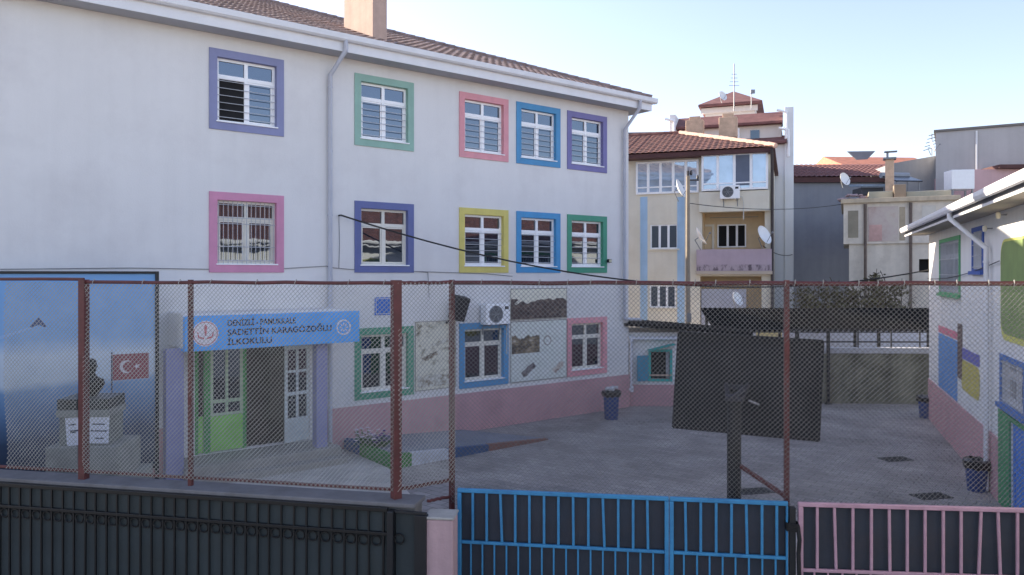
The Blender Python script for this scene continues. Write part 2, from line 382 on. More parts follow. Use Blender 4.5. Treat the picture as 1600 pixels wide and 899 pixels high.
# hipped roof
EZ, PT = 10.36, 0.40
c, s_ = math.cos(math.atan(PT)), math.sin(math.atan(PT))
hw = 9 + OV; sl_len = hw / c
mb = MB()
tiled(mb, (ea['l'], -OV - .06, EZ), (1, 0, 0), (0, c, s_), ea['r'] - ea['l'], sl_len, c, c, per=.26, row=.38, hh=.04)
tz = EZ + PT * hw
mb.quad((ea['l'], ea['b'], EZ), (ea['r'], ea['b'], EZ), (ea['r'] - hw, 9, tz), (ea['l'] + hw, 9, tz))
tiled(mb, (ea['r'] + .06, -OV, EZ), (0, 1, 0), (-c, 0, s_), 2 * hw, sl_len, c, c, per=.26, row=.38, hh=.04)
mb.add([(ea['l'], -OV, EZ), (ea['l'], ea['b'], EZ), (ea['l'] + hw, 9, tz)], [(0, 1, 2)])
roof = mb.build('roof', M_tile, school)
mb = MB()
def ridge(mb, a, b, r=.11, step=.36):
    a, b = Vector(a), Vector(b); n = int((b - a).length / step)
    for i in range(n):
        p, q = a.lerp(b, i / n), a.lerp(b, (i + 1.12) / n); mb.tube([p, q], r * rnd.uniform(.95, 1.05), 8, True, r * .84)
ridge(mb, (ea['r'], -OV, EZ + .06), (ea['r'] - hw, 9, tz + .06)); ridge(mb, (ea['r'] - hw, 9, tz + .06), (ea['l'] + hw, 9, tz + .06)); ridge(mb, (ea['r'], ea['b'], EZ + .06), (ea['r'] - hw, 9, tz + .06))
mb.build('ridge_tile', M_tile, roof)
# chimney: a narrow deep stack just behind the eave
yf = -OV + 0.75
xa, xb = S.x(583, yf), S.x(605, yf)
mb = MB(); mb.bbox(xa, xb, yf, yf + 1.75, 10.2, 13.6, .02); mb.bbox(xa - .08, xb + .08, yf - .08, yf + 1.83, 13.45, 13.62, .02)
mb.build('chimney', mat('chimney_render', al(190, 164, 150), 0.9, 0.12, 2, 0.3, 20, streak=0.12), roof)
# two downpipes
def downpipe(px_top, py_top, px_w, py_w, zend, turn=None):
    m = MB(); xt = S.x(px_top, -OV - .1); xw = S.x(px_w, -.1); zw = S.z(px_w, py_w, -.1)
    pts = [(xt, -OV - .08, 10.25), (xt, -OV - .08, 10.0), (xw, -.1, zw), (xw, -.1, zend)]
    if turn: pts += turn(xw)
    m.tube(pts, .055, 10)
    zz = zw - .3
    while zz > zend + .2:
        m.tube([(xw, -.1, zz - .02), (xw, -.1, zz + .02)], .066, 10); zz -= 1.6
    return m.build('downpipe', mat('downpipe_grey', al(188, 190, 200), .5, .08, 2), school, True)
downpipe(541, 62, 516, 118, .05)
zt = S.z(975, 497, -.1)
downpipe(1001, 168, 976, 203, zt, lambda x: [(x + .05, -.1, zt - .04), (x + .75, -.14, zt - .08)])

# entrance porch
PY = -1.2
px0, px1 = S.x(288, PY), S.x(560, PY)
zc0, zc1 = 2.87, 3.60
porch = MB()
porch.bbox(px0 - .02, px1 - .25, PY + .05, -.002, zc0 + .05, zc1 + .06, .02)
porch = porch.build('porch', M_wall, school)
M_colp = mat('lilac_column_paint', al(142, 142, 180), 0.8, 0.06, 2, streak=0.1)
for a, b in ((S.x(256, PY + .4), S.x(284, PY + .4)), (S.x(490, PY + .4), S.x(507, PY + .4))):
    MB().bbox(a, b, PY + .22, PY + .48, 0.1, zc0 + .05, .015).build('column', M_colp, porch)
# hall behind the doorway
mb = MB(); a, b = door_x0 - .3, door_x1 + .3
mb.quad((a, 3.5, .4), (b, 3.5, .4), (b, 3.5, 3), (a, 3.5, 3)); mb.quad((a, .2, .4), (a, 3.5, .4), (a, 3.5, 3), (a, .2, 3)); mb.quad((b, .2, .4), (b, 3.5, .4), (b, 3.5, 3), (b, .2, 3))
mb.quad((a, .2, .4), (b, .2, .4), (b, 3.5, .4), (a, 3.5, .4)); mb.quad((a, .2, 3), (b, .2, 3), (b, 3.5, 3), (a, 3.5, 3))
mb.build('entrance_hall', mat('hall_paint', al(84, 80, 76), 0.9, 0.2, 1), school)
M_grn = mat('green_door_paint', al(74, 150, 82), 0.5, 0.1, 3)
M_lgrn = mat('light_green_door_paint', al(140, 204, 100), 0.5, 0.1, 3)
y = .06
def xd(p): return S.x(p, y)
dw = MB(); dw.box(door_x0, door_x0 + .1, y, y + .08, .4, door_z1); dw.box(door_x0 + .1, door_x1, y, y + .08, door_z1 - .09, door_z1); dw.box(xd(325) - .09, xd(325) + .05, y - .02, y + .1, .4, door_z1 - .09)
dw.box(xd(383) - .04, xd(383) + .03, y, y + .08, .4, door_z1 - .09)
fr = dw.build('doorway', M_grn, school)
MB().box(door_x0 + .11, xd(325) - .1, y + .02, y + .05, .42, 1.25).build('panel', M_lgrn, fr)
MB().box(xd(325) + .06, xd(383) - .05, y + .02, y + .05, .42, 1.22).build('panel', M_lgrn, fr)
mb = MB(); g0, g1 = xd(325) + .06, xd(383) - .05
mb.frame(g0, g1, 1.23, door_z1 - .1, .06, y + .015, y + .055); mb.box((g0 + g1) / 2 - .03, (g0 + g1) / 2 + .03, y + .012, y + .058, 1.3, door_z1 - .17); mb.box(g0 + .06, g1 - .06, y + .02, y + .05, 1.52, 1.6)
mb.build('side_light', mat('pale_green_frame', al(176, 196, 160), 0.5, 0.1, 3), fr)
MB().quad((g0, y + .04, 1.24), (g1, y + .04, 1.24), (g1, y + .04, door_z1 - .1), (g0, y + .04, door_z1 - .1)).build('pane', M_glass_dark, fr)
# open white glazed leaf, swung outward against the right jamb
lf = MB(); lw = xd(482) - xd(440)
A = Matrix.Translation((xd(482), y - .02, 0)) @ Matrix.Rotation(R(12), 4, 'Z')
def lb(x0, x1, z0, z1, e=0.0): lf.box(-x1, -x0, -.02 - e, .02 + e, z0, z1, A)
lb(0, .07, .42, 2.75); lb(lw - .07, lw, .42, 2.75); lb(.07, lw - .07, 2.66, 2.75); lb(.07, lw - .07, .42, 1.0); lb(.07, lw - .07, 1.55, 1.63); lb(.07, lw - .07, 2.1, 2.16); lb(lw / 2 - .03, lw / 2 + .03, 1.0, 2.66, .004)
dl = lf.build('door', mat('white_door_paint', al(208, 214, 212), 0.5, 0.1, 3), school)
gl = MB(); gl.add([A @ Vector(v) for v in ((-.07, 0, 1), (-lw + .07, 0, 1), (-lw + .07, 0, 2.66), (-.07, 0, 2.66))], [(0, 1, 2, 3)]); gl.build('pane', M_glass_dark, dl)
hd = MB(); hd.tube([A @ Vector((-lw + .04, -.03, 1.45)), A @ Vector((-lw + .04, -.08, 1.45)), A @ Vector((-lw + .16, -.08, 1.45))], .012, 8); hd.build('handle', M_steel, dl)
# step and apron before the door (paving)
st = MB(); st.bbox(door_x0 - .5, door_x1 + .3, -1.15, -.036, .02, .40, .02)
st.bbox(door_x0 - .5, door_x1 + .3, -1.5, -1.15, .02, .21, .02)
st.build('doorstep', mat('step_terrazzo', al(150, 146, 140), 0.7, 0.15, 3, 0.2), school)

ap = MB(); q = [S.w(door_x0 - 1.6, -1.2, 0), S.w(S.x(540), -.04, 0), G(610, 732), G(640, 768), G(250, 790)]
ap.prism([(p.x, p.y) for p in [S.w(door_x0 - 1.6, -.04, 0), S.w(S.x(535), -.04, 0), G(606, 735), G(660, 800), G(200, 830)]], -.01, .06)
o = ap.build('entrance_paving', paving_mat('pale_slabs', al(196, 190, 182), al(184, 178, 172), al(140, 135, 130), 0.6, 0.6, R(20), 0.4, 0.2)); tag(o, kind='structure')

# painted ramp kerb with flower bed
A_, B_, C_, D_ = S.w(S.x(538), -.05, 0), G(612, 733), G(860, 686), S.w(S.x(720), -.05, 0)
ramp = thing('entrance_ramp', 'sloping ramp beside the entrance with kerb painted green, white, blue and red', 'ramp', tuple(B_))
def rel(p, z=0): return (p.x - B_.x, p.y - B_.y, z)
hA = .30
def top(p):                                   # the ramp falls from the A-B end to nothing at C-D
    t = (p - B_).dot(C_ - B_) / (C_ - B_).length_squared; return hA * max(0.0, 1 - t) + .012
m = MB(); E_ = B_ + (A_ - B_) * .02
vs = [rel(A_, 0), rel(B_, 0), rel(C_, 0), rel(D_, 0), rel(A_, top(A_)), rel(B_, top(B_)), rel(C_, .012), rel(D_, top(D_))]
m.add(vs, [(0, 1, 5, 4), (1, 2, 6, 5), (2, 3, 7, 6), (3, 0, 4, 7), (4, 5, 6, 7)])
m.build('surface', mat('ramp_concrete', al(128, 132, 142), 0.9, 0.2, 1.5, 0.3), ramp)
def kerb_piece(p, q, m_, nm='kerb'):
    d = (q - p).normalized(); n = Vector((d.y, -d.x, 0)) * .07
    if n.dot(Vector((0, -1, 0))) < 0: n = -n
    ks = MB(); hp, hq = top(p) + .03, top(q) + .02
    a, b, c_, e = p - n, p + n, q + n, q - n
    ks.add([rel(a), rel(b), rel(c_), rel(e), rel(a, hp), rel(b, hp), rel(c_, hq), rel(e, hq)], [(0, 1, 2, 3), (4, 5, 6, 7), (0, 1, 5, 4), (1, 2, 6, 5), (2, 3, 7, 6), (3, 0, 4, 7)])
    return ks.build(nm, m_, ramp)
K = {n: mat('kerb_' + n, c_, 0.7, 0.12, 4, dirt=al(90, 88, 86), dirt_amt=.4, dirt_scale=3) for n, c_ in (('green', al(66, 128, 66)), ('white', al(192, 196, 204)), ('blue', al(58, 86, 126)), ('red', al(130, 92, 82)))}
L_ = lambda t: B_.lerp(C_, t)
kerb_piece(A_.lerp(B_, .03), A_.lerp(B_, .38), K['blue']); kerb_piece(A_.lerp(B_, .385), A_.lerp(B_, .99), K['green'])
kerb_piece(L_(.002), L_(.1), K['green']); kerb_piece(L_(.102), L_(.31), K['white']); kerb_piece(L_(.312), L_(.56), K['blue']); kerb_piece(L_(.562), L_(.97), K['red'])
# flowers
def flower_plant(c, name, label, bloom, n, spread, h):
    pl = thing(name, label, 'plant', tuple(c), 0, 'flowers at the ramp corner')
    lf, bl, stm = MB(), MB(), MB()
    for _ in range(n):
        a = rnd.uniform(0, 6.28); r = spread * math.sqrt(rnd.random()); x, y, z = r * math.cos(a), r * math.sin(a), h * rnd.uniform(.4, 1)
        stm.tube([(x * .3, y * .3, 0), (x, y, z)], .006, 4)
        for k in range(5):
            d = Vector((rnd.uniform(-1, 1), rnd.uniform(-1, 1), rnd.uniform(-.3, .8))).normalized() * .07; b = Vector((x, y, z * rnd.uniform(.3, .9))); s = d.cross(Vector((0, 0, 1))) * .4
            lf.quad(b, b + d * .5 + s, b + d, b + d * .5 - s)
        for k in range(6):
            t = k * 1.047; d = Vector((math.cos(t), math.sin(t), .3)) * .055; s = Vector((-math.sin(t), math.cos(t), 0)) * .025; b = Vector((x, y, z))
            bl.quad(b, b + d * .6 + s, b + d, b + d * .6 - s)
    stm.build('stem', mat('stem_green', al(70, 96, 52), .8), pl); lf.build('leaves', mat('flower_leaf', al(62, 100, 50), .7, .3, 8), pl); bl.build('blossom', bloom, pl)
c1 = P(572, 692, 18.75); c1.z = .28; c2 = P(596, 692, 18.7); c2.z = .26
flower_plant(c1, 'flowering_plant', 'bushy plant with white blossoms in the kerbed corner by the entrance', mat('white_petal', al(228, 214, 226), .6), 34, .34, .42)
flower_plant(c2, 'flowering_plant', 'plant with violet blossoms beside the white flowers at the kerb', mat('violet_petal', al(98, 62, 140), .6), 30, .30, .38)
# ------------------------------------------------------------------ things on the school wall
def on_school(name, label, cat, x, y, z, group=None): return thing(name, label, cat, tuple(S.w(x, y, z)), S.a, group)
M_sign = mat('sign_blue', al(82, 170, 238), 0.4, 0.05, 2)
M_ink = mat('sign_lettering', al(24, 30, 56), 0.5, 0.0)
sg = on_school('school_sign', 'long blue name board over the school entrance with round white emblem', 'sign', px0, PY, zc0)
Wd, Hd = px1 - px0, zc1 - zc0
MB().bbox(0, Wd, -.06, .045, 0, Hd + .01, .01).build('board', M_sign, sg)
MB().bbox(-.012, .0, -.05, .5, .0, Hd, .004).build('side_panel', M_sign, sg)
def sx(p): return S.x(p, PY - .06) - px0
text_obj('lettering', 'DENİZLİ - PAMUKKALE', .185, M_ink, sg, (sx(355), -.062, Hd * .77), sx=(sx(462) - sx(355)) / 1.95, bold=.004)
text_obj('lettering', 'SADETTİN KARAGÖZOĞLU', .185, M_ink, sg, (sx(355), -.062, Hd * .49), sx=(sx(512) - sx(355)) / 2.24, bold=.004)
text_obj('lettering', 'İLKOKULU', .185, M_ink, sg, (sx(355), -.062, Hd * .21), sx=(sx(421) - sx(355)) / .86, bold=.004)
def disc(m, x, z, r0, r1, y0, y1, n=28):
    vs = []; fs = []
    for j in range(n):
        t = 2 * math.pi * j / n
        for r, yy in ((r0, y0), (r1, y0), (r1, y1), (r0, y1)): vs.append((x + r * math.cos(t), yy, z + r * math.sin(t)))
    for j in range(n):
        a, b = j * 4, ((j + 1) % n) * 4; fs += [(a, a + 1, b + 1, b), (a + 1, a + 2, b + 2, b + 1)]
        if r0 == 0: continue
        fs += [(a + 3, a, b, b + 3)]
    m.add(vs, fs)
em = MB(); disc(em, sx(321), Hd * .5, 0, .27, -.066, -.058); e1 = em.build('emblem', mat('emblem_white', al(228, 222, 226), .5), sg)
er = MB(); disc(er, sx(321), Hd * .5, .235, .25, -.069, -.064)
xx, zz = sx(321), Hd * .5
er.prism([(xx - .015, zz - .05), (xx + .015, zz - .05), (xx + .03, zz + .15), (xx, zz + .2), (xx - .03, zz + .15)], -.069, -.064, 'y')
for s in (-1, 1):
    er.prism([(xx + s * .03, zz - .12), (xx + s * .15, zz - .09), (xx + s * .17, zz + .03), (xx + s * .15, zz + .035), (xx + s * .13, zz - .06), (xx + s * .03, zz - .085)], -.069, -.064, 'y')
er.build('emblem_print', mat('emblem_red', al(200, 96, 104), .5), e1)
e2 = MB(); disc(e2, sx(537), Hd * .5, .15, .185, -.066, -.058); x2 = sx(537)
for k in range(8):
    t = k * math.pi / 4; d = Vector((math.cos(t), 0, math.sin(t))); n_ = Vector((-math.sin(t), 0, math.cos(t)))
    p = Vector((x2, -.066, Hd * .5)); e2.quad(p + d * .03, p + d * .08 + n_ * .02, p + d * .12, p + d * .08 - n_ * .02)
e2.build('emblem', mat('emblem_white', al(228, 222, 226), .5), sg)

pl = on_school('number_plate_sign', 'small square blue plate on the wall right of the entrance board', 'sign', S.x(585), -.004, S.z(585, 493))
w_, h_ = S.x(611) - S.x(585), S.z(585, 465) - S.z(585, 493)
MB().bbox(0, w_, -.02, 0, 0, h_, .004).build('plate', mat('plate_blue', al(40, 106, 190), .4, .08, 3), pl)
MB().frame(.03, w_ - .03, .03, h_ - .03, .012, -.023, -.019).build('border', mat('emblem_white', al(228, 222, 226), .5), pl)

M_paper = mat('poster_paper', al(226, 222, 204), 0.6, 0.06, 3)
ph_old = picture_mat('old_photograph', [(.30, al(40, 34, 32)), (.48, al(92, 80, 66)), (.58, al(150, 134, 108)), (.75, al(206, 202, 196))], 3.2, (1, 1, 2.2))
ph_dark = picture_mat('dark_panorama', [(.32, al(38, 30, 34)), (.55, al(86, 70, 66)), (.70, al(132, 116, 104)), (.85, al(190, 180, 170))], 4, (1, 1, 1.6))
ph_line = picture_mat('drawing_print', [(.30, al(70, 58, 48)), (.40, al(150, 144, 122)), (.47, al(214, 210, 192)), (.8, al(226, 223, 206))], 3.0, (1, 1, 1.4))
ph_line2 = picture_mat('ink_drawing_print', [(.30, al(84, 66, 54)), (.44, al(150, 140, 120)), (.54, al(206, 204, 194)), (.8, al(222, 222, 216))], 6.0)
ph_leaf = picture_mat('pale_leaf_print', [(.22, al(150, 146, 120)), (.38, al(206, 212, 204)), (.7, al(224, 226, 222))], 2.4)
def poster(name, label, a, b, zb, zt, mb_mat, extra=()):
    t = on_school(name, label, 'poster', S.x(a), -.004, zb, 'picture panels on the school wall'); W = S.x(b) - S.x(a); Hh = zt - zb
    MB().bbox(0, W, -.02, 0, 0, Hh, .004).build('board', mb_mat, t)
    for (u0, u1, v0, v1, m_, kind) in extra:
        m = MB()
        if kind == 'box': m.box(u0 * W, u1 * W, -.024, -.019, v0 * Hh, v1 * Hh)
        elif kind == 'skyline':          # a photograph with a ragged skyline
            n = 26; pts = [(u0 * W, v0 * Hh)] + [(u1 * W, v0 * Hh)]; h = v1
            for k in range(n + 1):
                h = min(v1 * 1.12, max(v1 * .86, h + rnd.uniform(-.05, .05) * (v1 - v0) * 2)); pts.append(((u1 + (u0 - u1) * k / n) * W, h * Hh))
            m.prism(pts, -.024, -.019, 'y')
        else:                            # a printed figure: a ragged blot
            for q in range(3):
                n = 16; cx_, cz_ = (u0 + (u1 - u0) * (.3 + .2 * q)) * W, (v0 + (v1 - v0) * (.3 + .2 * q)) * Hh; rx, rz_ = (u1 - u0) * W * .24, (v1 - v0) * Hh * .26
                m.prism([(cx_ + rx * math.cos(6.283 * k / n) * rnd.uniform(.5, 1.1), cz_ + rz_ * math.sin(6.283 * k / n) * rnd.uniform(.5, 1.1)) for k in range(n)], -.024 - .0005 * q, -.019, 'y')
        m.build('picture', m_, t)
    MB().frame(0, W, 0, Hh, .018, -.0235, -.0205).build('edge_strip', mat('edge_grey', al(120, 116, 110), .6), t)
    return t
poster('wall_poster', 'tall printed panel of drawings between the green and the blue ground floor windows', 648, 712, S.z(648, 612), S.z(648, 503), ph_line,
       [(.06, .94, .05, .2, ph_line2, 'skyline'), (.1, .6, .42, .56, ph_old, 'blot'), (.35, .9, .62, .74, ph_line2, 'blot')])
zb = S.z(797, 503)
poster('wall_poster', 'wide panel with dark old panorama photograph above the larger picture panel', 797, 885, zb + .03, zb + .98, M_paper, [(.01, .99, .03, .60, ph_dark, 'skyline'), (.05, .2, .45, .7, M_paper, 'blot')])
po = poster('wall_poster', 'large square panel of photographs and pale prints beside the air conditioner', 797, 885, S.z(797, 599), zb, ph_leaf,
       [(.02, .50, .47, .76, ph_old, 'skyline'), (.15, .46, .06, .32, picture_mat('rider_print', [(.40, al(34, 30, 34)), (.52, al(120, 110, 110)), (.62, al(140, 136, 136))], 6), 'blot'), (.70, .98, .08, .3, picture_mat('red_print', [(.42, al(120, 70, 64)), (.54, al(200, 190, 176)), (.7, al(216, 216, 210))], 5), 'blot')])
m = MB(); W = S.x(885) - S.x(797); disc(m, W * .64, 1.2, .13, .15, -.025, -.02); m.build('picture', mat('poster_brown', al(104, 80, 62), .6, .2, 6), po)

def aircon(label, loc, rz):
    t = thing('air_conditioner', label, 'air conditioner', loc, rz, 'outdoor air conditioner units')
    bd = MB(); bd.bbox(0, .85, -.38, -.08, .02, .62, .02); bd.build('casing', M_white, t)
    fn = MB(); disc(fn, .34, .32, 0, .235, -.386, -.378, 32); fn.build('fan_opening', mat('fan_dark', al(40, 44, 50), .6), t)
    g = MB()
    for k in range(1, 6): disc(g, .34, .32, .04 * k + .004, .04 * k + .012, -.396, -.388, 24)
    for k in range(6):
        tt = k * math.pi / 3; g.tube([(.34, -.392, .32), (.34 + .235 * math.cos(tt), -.392, .32 + .235 * math.sin(tt))], .005, 4)
    disc(g, .34, .32, .236, .25, -.398, -.378, 32); g.build('fan_guard', mat('guard_grey', al(170, 172, 176), .5), t)
    br = MB()
    for x in (.12, .72): br.box(x, x + .03, -.42, 0, -.02, .018); br.box(x, x + .03, -.03, 0, -.3, -.021)
    br.build('bracket', M_steel, t); sv = MB()
    sv.box(.66, .8, -.384, -.381, .45, .54); sv.build('badge', M_black, t)
    pp = MB(); pp.tube([(.84, -.2, .15), (.95, -.1, .1), (1.0, -.03, -.2), (1.0, -.03, -.9)], .02, 6); pp.build('hose', mat('hose_white', al(200, 200, 196), .6), t); return t
xa = S.x(760, -.38)
aircon('white air conditioner unit hung on the school wall over the blue window', tuple(S.w(xa, 0, S.z(760, 509, -.3))), S.a)

sp = on_school('loudspeaker', 'black loudspeaker box tilted down on the school wall above the posters', 'speaker', S.x(707), 0, S.z(707, 480))
A = Matrix.Translation((0.0, -.34, 0)) @ Matrix.Rotation(R(10), 4, 'Y') @ Matrix.Rotation(R(14), 4, 'X')
MB().bbox(-.2, .2, -.16, .14, -.36, .32, .03, A).build('cabinet', M_black, sp)
g = MB(); g.bbox(-.17, .17, -.175, -.161, -.32, .28, .01, A); g.build('speaker_cloth', mat('speaker_cloth', al(46, 42, 44), .9, .2, 40), sp)
br = MB(); br.tube([(0, 0, .1), (0, -.2, .1)], .025, 8); br.box(-.06, .06, -.012, -.001, 0, .2); br.tube([(-.2, -.3, -.3), (-.34, -.22, -.42), (-.22, -.02, -.4)], .03, 6); br.build('bracket', M_black, sp)

# cables on the facade
def sag(a, b, drop, n=14): return [Vector(a).lerp(Vector(b), i / n) - Vector((0, 0, 4 * drop * (i / n) * (1 - i / n))) for i in range(n + 1)]
M_cable = mat('black_cable', al(22, 22, 24), .6)
X0_END = Vector((12.9, 23.75, 4.62))
hook = S.w(S.x(529), -.14, S.z(529, 337))
pole_p = X0_END
m = MB(); m.tube([hook - S.ey * -.13, hook], .02, 6); m.tube(sag(hook, (pole_p.x, pole_p.y, pole_p.z), 1.08, 24), .022, 5)
tag(m.build('overhead_cable', M_cable), 'thick black cable hanging from the school wall down towards the yard', 'cable')
m = MB()
def wl(pts): return [S.w(S.x(a), -.02, S.z(a, b)) for a, b in pts]
m.tube(wl([(0, 421), (200, 419), (330, 421), (440, 420), (510, 416), (514, 418), (545, 421), (610, 423), (700, 426), (760, 428), (800, 432)]), .010, 4)
m.tube(wl([(529, 338), (530, 380), (529, 420)]), .008, 4); m.tube(wl([(645, 424), (668, 426), (670, 466)]), .008, 4)
tag(m.build('wall_cable', mat('grey_cable', al(110, 110, 116), .6)), 'thin grey cable clipped along the school wall below the middle windows', 'cable')
m = thing('floodlight', 'small dark floodlight beside the green window of the middle storey', 'lamp', tuple(S.w(S.x(947), 0, S.z(947, 408))), S.a)
MB().bbox(-.07, .07, -.2, -.1, -.06, .06, .015).build('housing', M_black, m); MB().tube([(0, 0, 0), (0, -.11, 0)], .015, 6).build('arm', M_black, m); MB().box(-.055, .055, -.203, -.199, -.045, .045).build('lens', M_glass_dark, m)

# ------------------------------------------------------------------ printed banner left of the entrance
by = -1.0
bx1 = S.x(242, by); bx0 = S.x(-60, by); zb0, zb1 = .55, 4.50
bn = thing('printed_banner', 'tall blue banner printed with sky, sea and red flag, left of the entrance', 'banner', tuple(S.w(bx0, by, 0)), S.a)
BW = bx1 - bx0
m = bpy.data.materials.new('banner_print'); m.use_nodes = True; t = m.node_tree; N = t.nodes; L = t.links; pr = N['Principled BSDF']; pr.inputs['Roughness'].default_value = .5
co = N.new('ShaderNodeTexCoord'); sp_ = N.new('ShaderNodeSeparateXYZ'); L.new(co.outputs['Object'], sp_.inputs[0])
n1 = N.new('ShaderNodeTexNoise'); n1.inputs['Scale'].default_value = .9; n1.inputs['Detail'].default_value = 6; L.new(co.outputs['Object'], n1.inputs['Vector'])
ma = N.new('ShaderNodeMath'); ma.operation = 'MULTIPLY_ADD'; ma.inputs[1].default_value = .5; L.new(n1.outputs['Fac'], ma.inputs[0]); L.new(sp_.outputs['Z'], ma.inputs[2])
mr = N.new('ShaderNodeMapRange'); mr.inputs['From Min'].default_value = zb0 + .25; mr.inputs['From Max'].default_value = zb1 + .25; L.new(ma.outputs[0], mr.inputs['Value'])
cr = N.new('ShaderNodeValToRGB'); e = cr.color_ramp.elements
for pos, c_ in [(.0, al(48, 58, 72)), (.20, al(64, 80, 102)), (.30, al(92, 120, 152)), (.44, al(116, 150, 186)), (.48, al(190, 202, 212)), (.62, al(196, 208, 220)), (.69, al(134, 174, 214)), (1.0, al(116, 164, 212))]:
    if pos in (0.0, 1.0): x = e[0] if pos == 0 else e[-1]
    else: x = e.new(pos)
    x.position = pos; x.color = (*c_, 1)
L.new(mr.outputs[0], cr.inputs[0]); L.new(cr.outputs[0], pr.inputs['Base Color'])
MB().box(0, BW, -.012, .004, zb0, zb1).build('printed_sheet', m, bn)
mb = MB(); mb.bbox(BW, BW + .07, -.05, .04, 0, zb1 + .05, .006); mb.bbox(-.07, 0, -.05, .04, 0, zb1 + .05, .006); mb.bbox(0, BW, -.05, .04, zb1, zb1 + .05, .006); mb.bbox(0, BW, -.04, .03, zb0 - .05, zb0, .006)
for k in (1, 2): mb.box(BW * k / 3, BW * k / 3 + .05, .01, .05, 0, zb1)
mb.build('frame', M_black, bn)
fx0, fx1 = S.x(176, by) - bx0, S.x(232, by) - bx0; fz0, fz1 = S.z(200, 593, by), S.z(200, 553, by)
MB().box(fx0, fx1, -.016, -.013, fz0, fz1).build('flag_print', mat('flag_red', al(146, 82, 88), .5, .1, 3), bn)
cm = MB(); xc, zc, r = fx0 + (fx1 - fx0) * .38, (fz0 + fz1) / 2, .13
o1 = [(xc + r * math.cos(t), zc + r * math.sin(t)) for t in [R(40 + 280 * k / 20) for k in range(21)]]
i1 = [(xc + .035 + r * .8 * math.cos(t), zc + r * .8 * math.sin(t)) for t in [R(46 + 268 * k / 20) for k in range(21)]]
cm.add([(x, -.019, z) for x, z in o1] + [(x, -.019, z) for x, z in i1], [(k, k + 1, 22 + k, 21 + k) for k in range(20)])
stp = []
for k in range(10):
    t = R(180 + 36 * k); rr = .07 if k % 2 == 0 else .028; stp.append((xc + .19 + rr * math.cos(t), -.019, zc + rr * math.sin(t)))
cm.add(stp + [(xc + .19, -.019, zc)], [(k, (k + 1) % 10, 10) for k in range(10)]); cm.build('flag_emblem', mat('flag_white', al(200, 192, 196), .5), bn)
MB().box(fx0 - .03, fx0 - .005, -.016, -.013, fz0 - .9, fz1 + .05).build('flagpole_print', mat('pole_print', al(70, 62, 74), .5), bn)
pm = MB(); px_, pz_ = S.x(60, by) - bx0, S.z(60, 506, by)
for s in (-1, 1): pm.prism([(px_, pz_ + .12), (px_ + s * .14, pz_ - .06), (px_ + s * .1, pz_ - .07), (px_, pz_ - .02)], -.017, -.013, 'y')
pm.build('plane_print', mat('plane_print', al(70, 84, 116), .5), bn)
tr = MB(); tr.prism([(px_ - .02, pz_ - .02), (px_ - .9, pz_ - .30), (px_ - .9, pz_ - .38), (px_ - .02, pz_ - .05)], -.016, -.013, 'y'); tr.build('trail_print', mat('trail_print', al(150, 184, 222), .5), bn)
text_obj('lettering', '...........', .2, mat('trail_print', al(150, 184, 222), .5), bn, (S.x(150, by) - bx0, -.014, S.z(150, 477, by))) if False else None

# ------------------------------------------------------------------ monument with bust
mY = 12.85; MR = 5; mc = P(126, 700, mY); mc.y += .35
mon = thing('bust_monument', 'grey stone pedestal carrying a dark bust, in front of the blue banner', 'monument', (mc.x, mc.y, 0), R(MR))
def mz(py): return H - mY * (py - HY) / F
u = mY / F
M_stone = mat('pedestal_stone', al(134, 136, 130), 0.8, 0.18, 3, 0.3, 40, streak=.15)
M_gran = mat('dark_granite', al(52, 56, 56), 0.4, 0.3, 20)
m = MB(); m.bbox(-52 * u, 58 * u, -.44, .5, 0, mz(697), .02); m.bbox(-66 * u, 72 * u, -.6, .65, 0, mz(748), .02)
m.build('base', M_stone, mon)
MB().bbox(-36 * u, 37 * u, -.33, .3, mz(697), mz(652), .015).build('shaft', mat('shaft_stone', al(112, 116, 110), .7, .2, 4, .2), mon)
m = MB(); m.bbox(-39 * u, 40 * u, -.38, .34, mz(652), mz(641), .01); m.build('cornice', M_stone, mon)
MB().bbox(-38 * u, 39 * u, -.36, .33, mz(641), mz(624), .012).build('cap', M_gran, mon)
b = MB(); M_br = mat('dark_bronze', al(46, 44, 42), .45, .2, 6, metal=.5)
zb_ = mz(624)
prof = [(-.13, .10, .10), (0, .22, .15), (.09, .27, .16), (.17, .24, .15), (.22, .11, .10), (.27, .075, .08), (.31, .08, .09), (.37, .098, .115), (.44, .105, .125), (.50, .095, .115), (.545, .06, .075), (.56, .015, .02)]
n = 20; vs = []; fs = []
for (z, a, c_) in prof:
    for j in range(n):
        tt = 2 * math.pi * j / n; nose = .03 * math.exp(-((tt - 1.5 * math.pi) / .22) ** 2) * math.exp(-((z - .40) / .03) ** 2)
        vs.append(((a) * math.cos(tt), (c_ + nose) * math.sin(tt) - (.015 if z > .25 else 0), z + .13))
for i in range(len(prof) - 1):
    for j in range(n): fs.append((i * n + j, i * n + (j + 1) % n, (i + 1) * n + (j + 1) % n, (i + 1) * n + j))
fs += [tuple(range(n)), tuple(range((len(prof) - 1) * n, len(prof) * n))]
b.add(vs, fs)
for s in (-1, 1): b.lathe([(.0, -.02), (.02, -.015), (.024, 0), (.02, .02), (0, .025)], (s * .107, .0, .54), 8)
bo = b.build('bust', M_br, mon, True, (-.02, 0.03, zb_)); bo.scale = (.8, .8, .93)
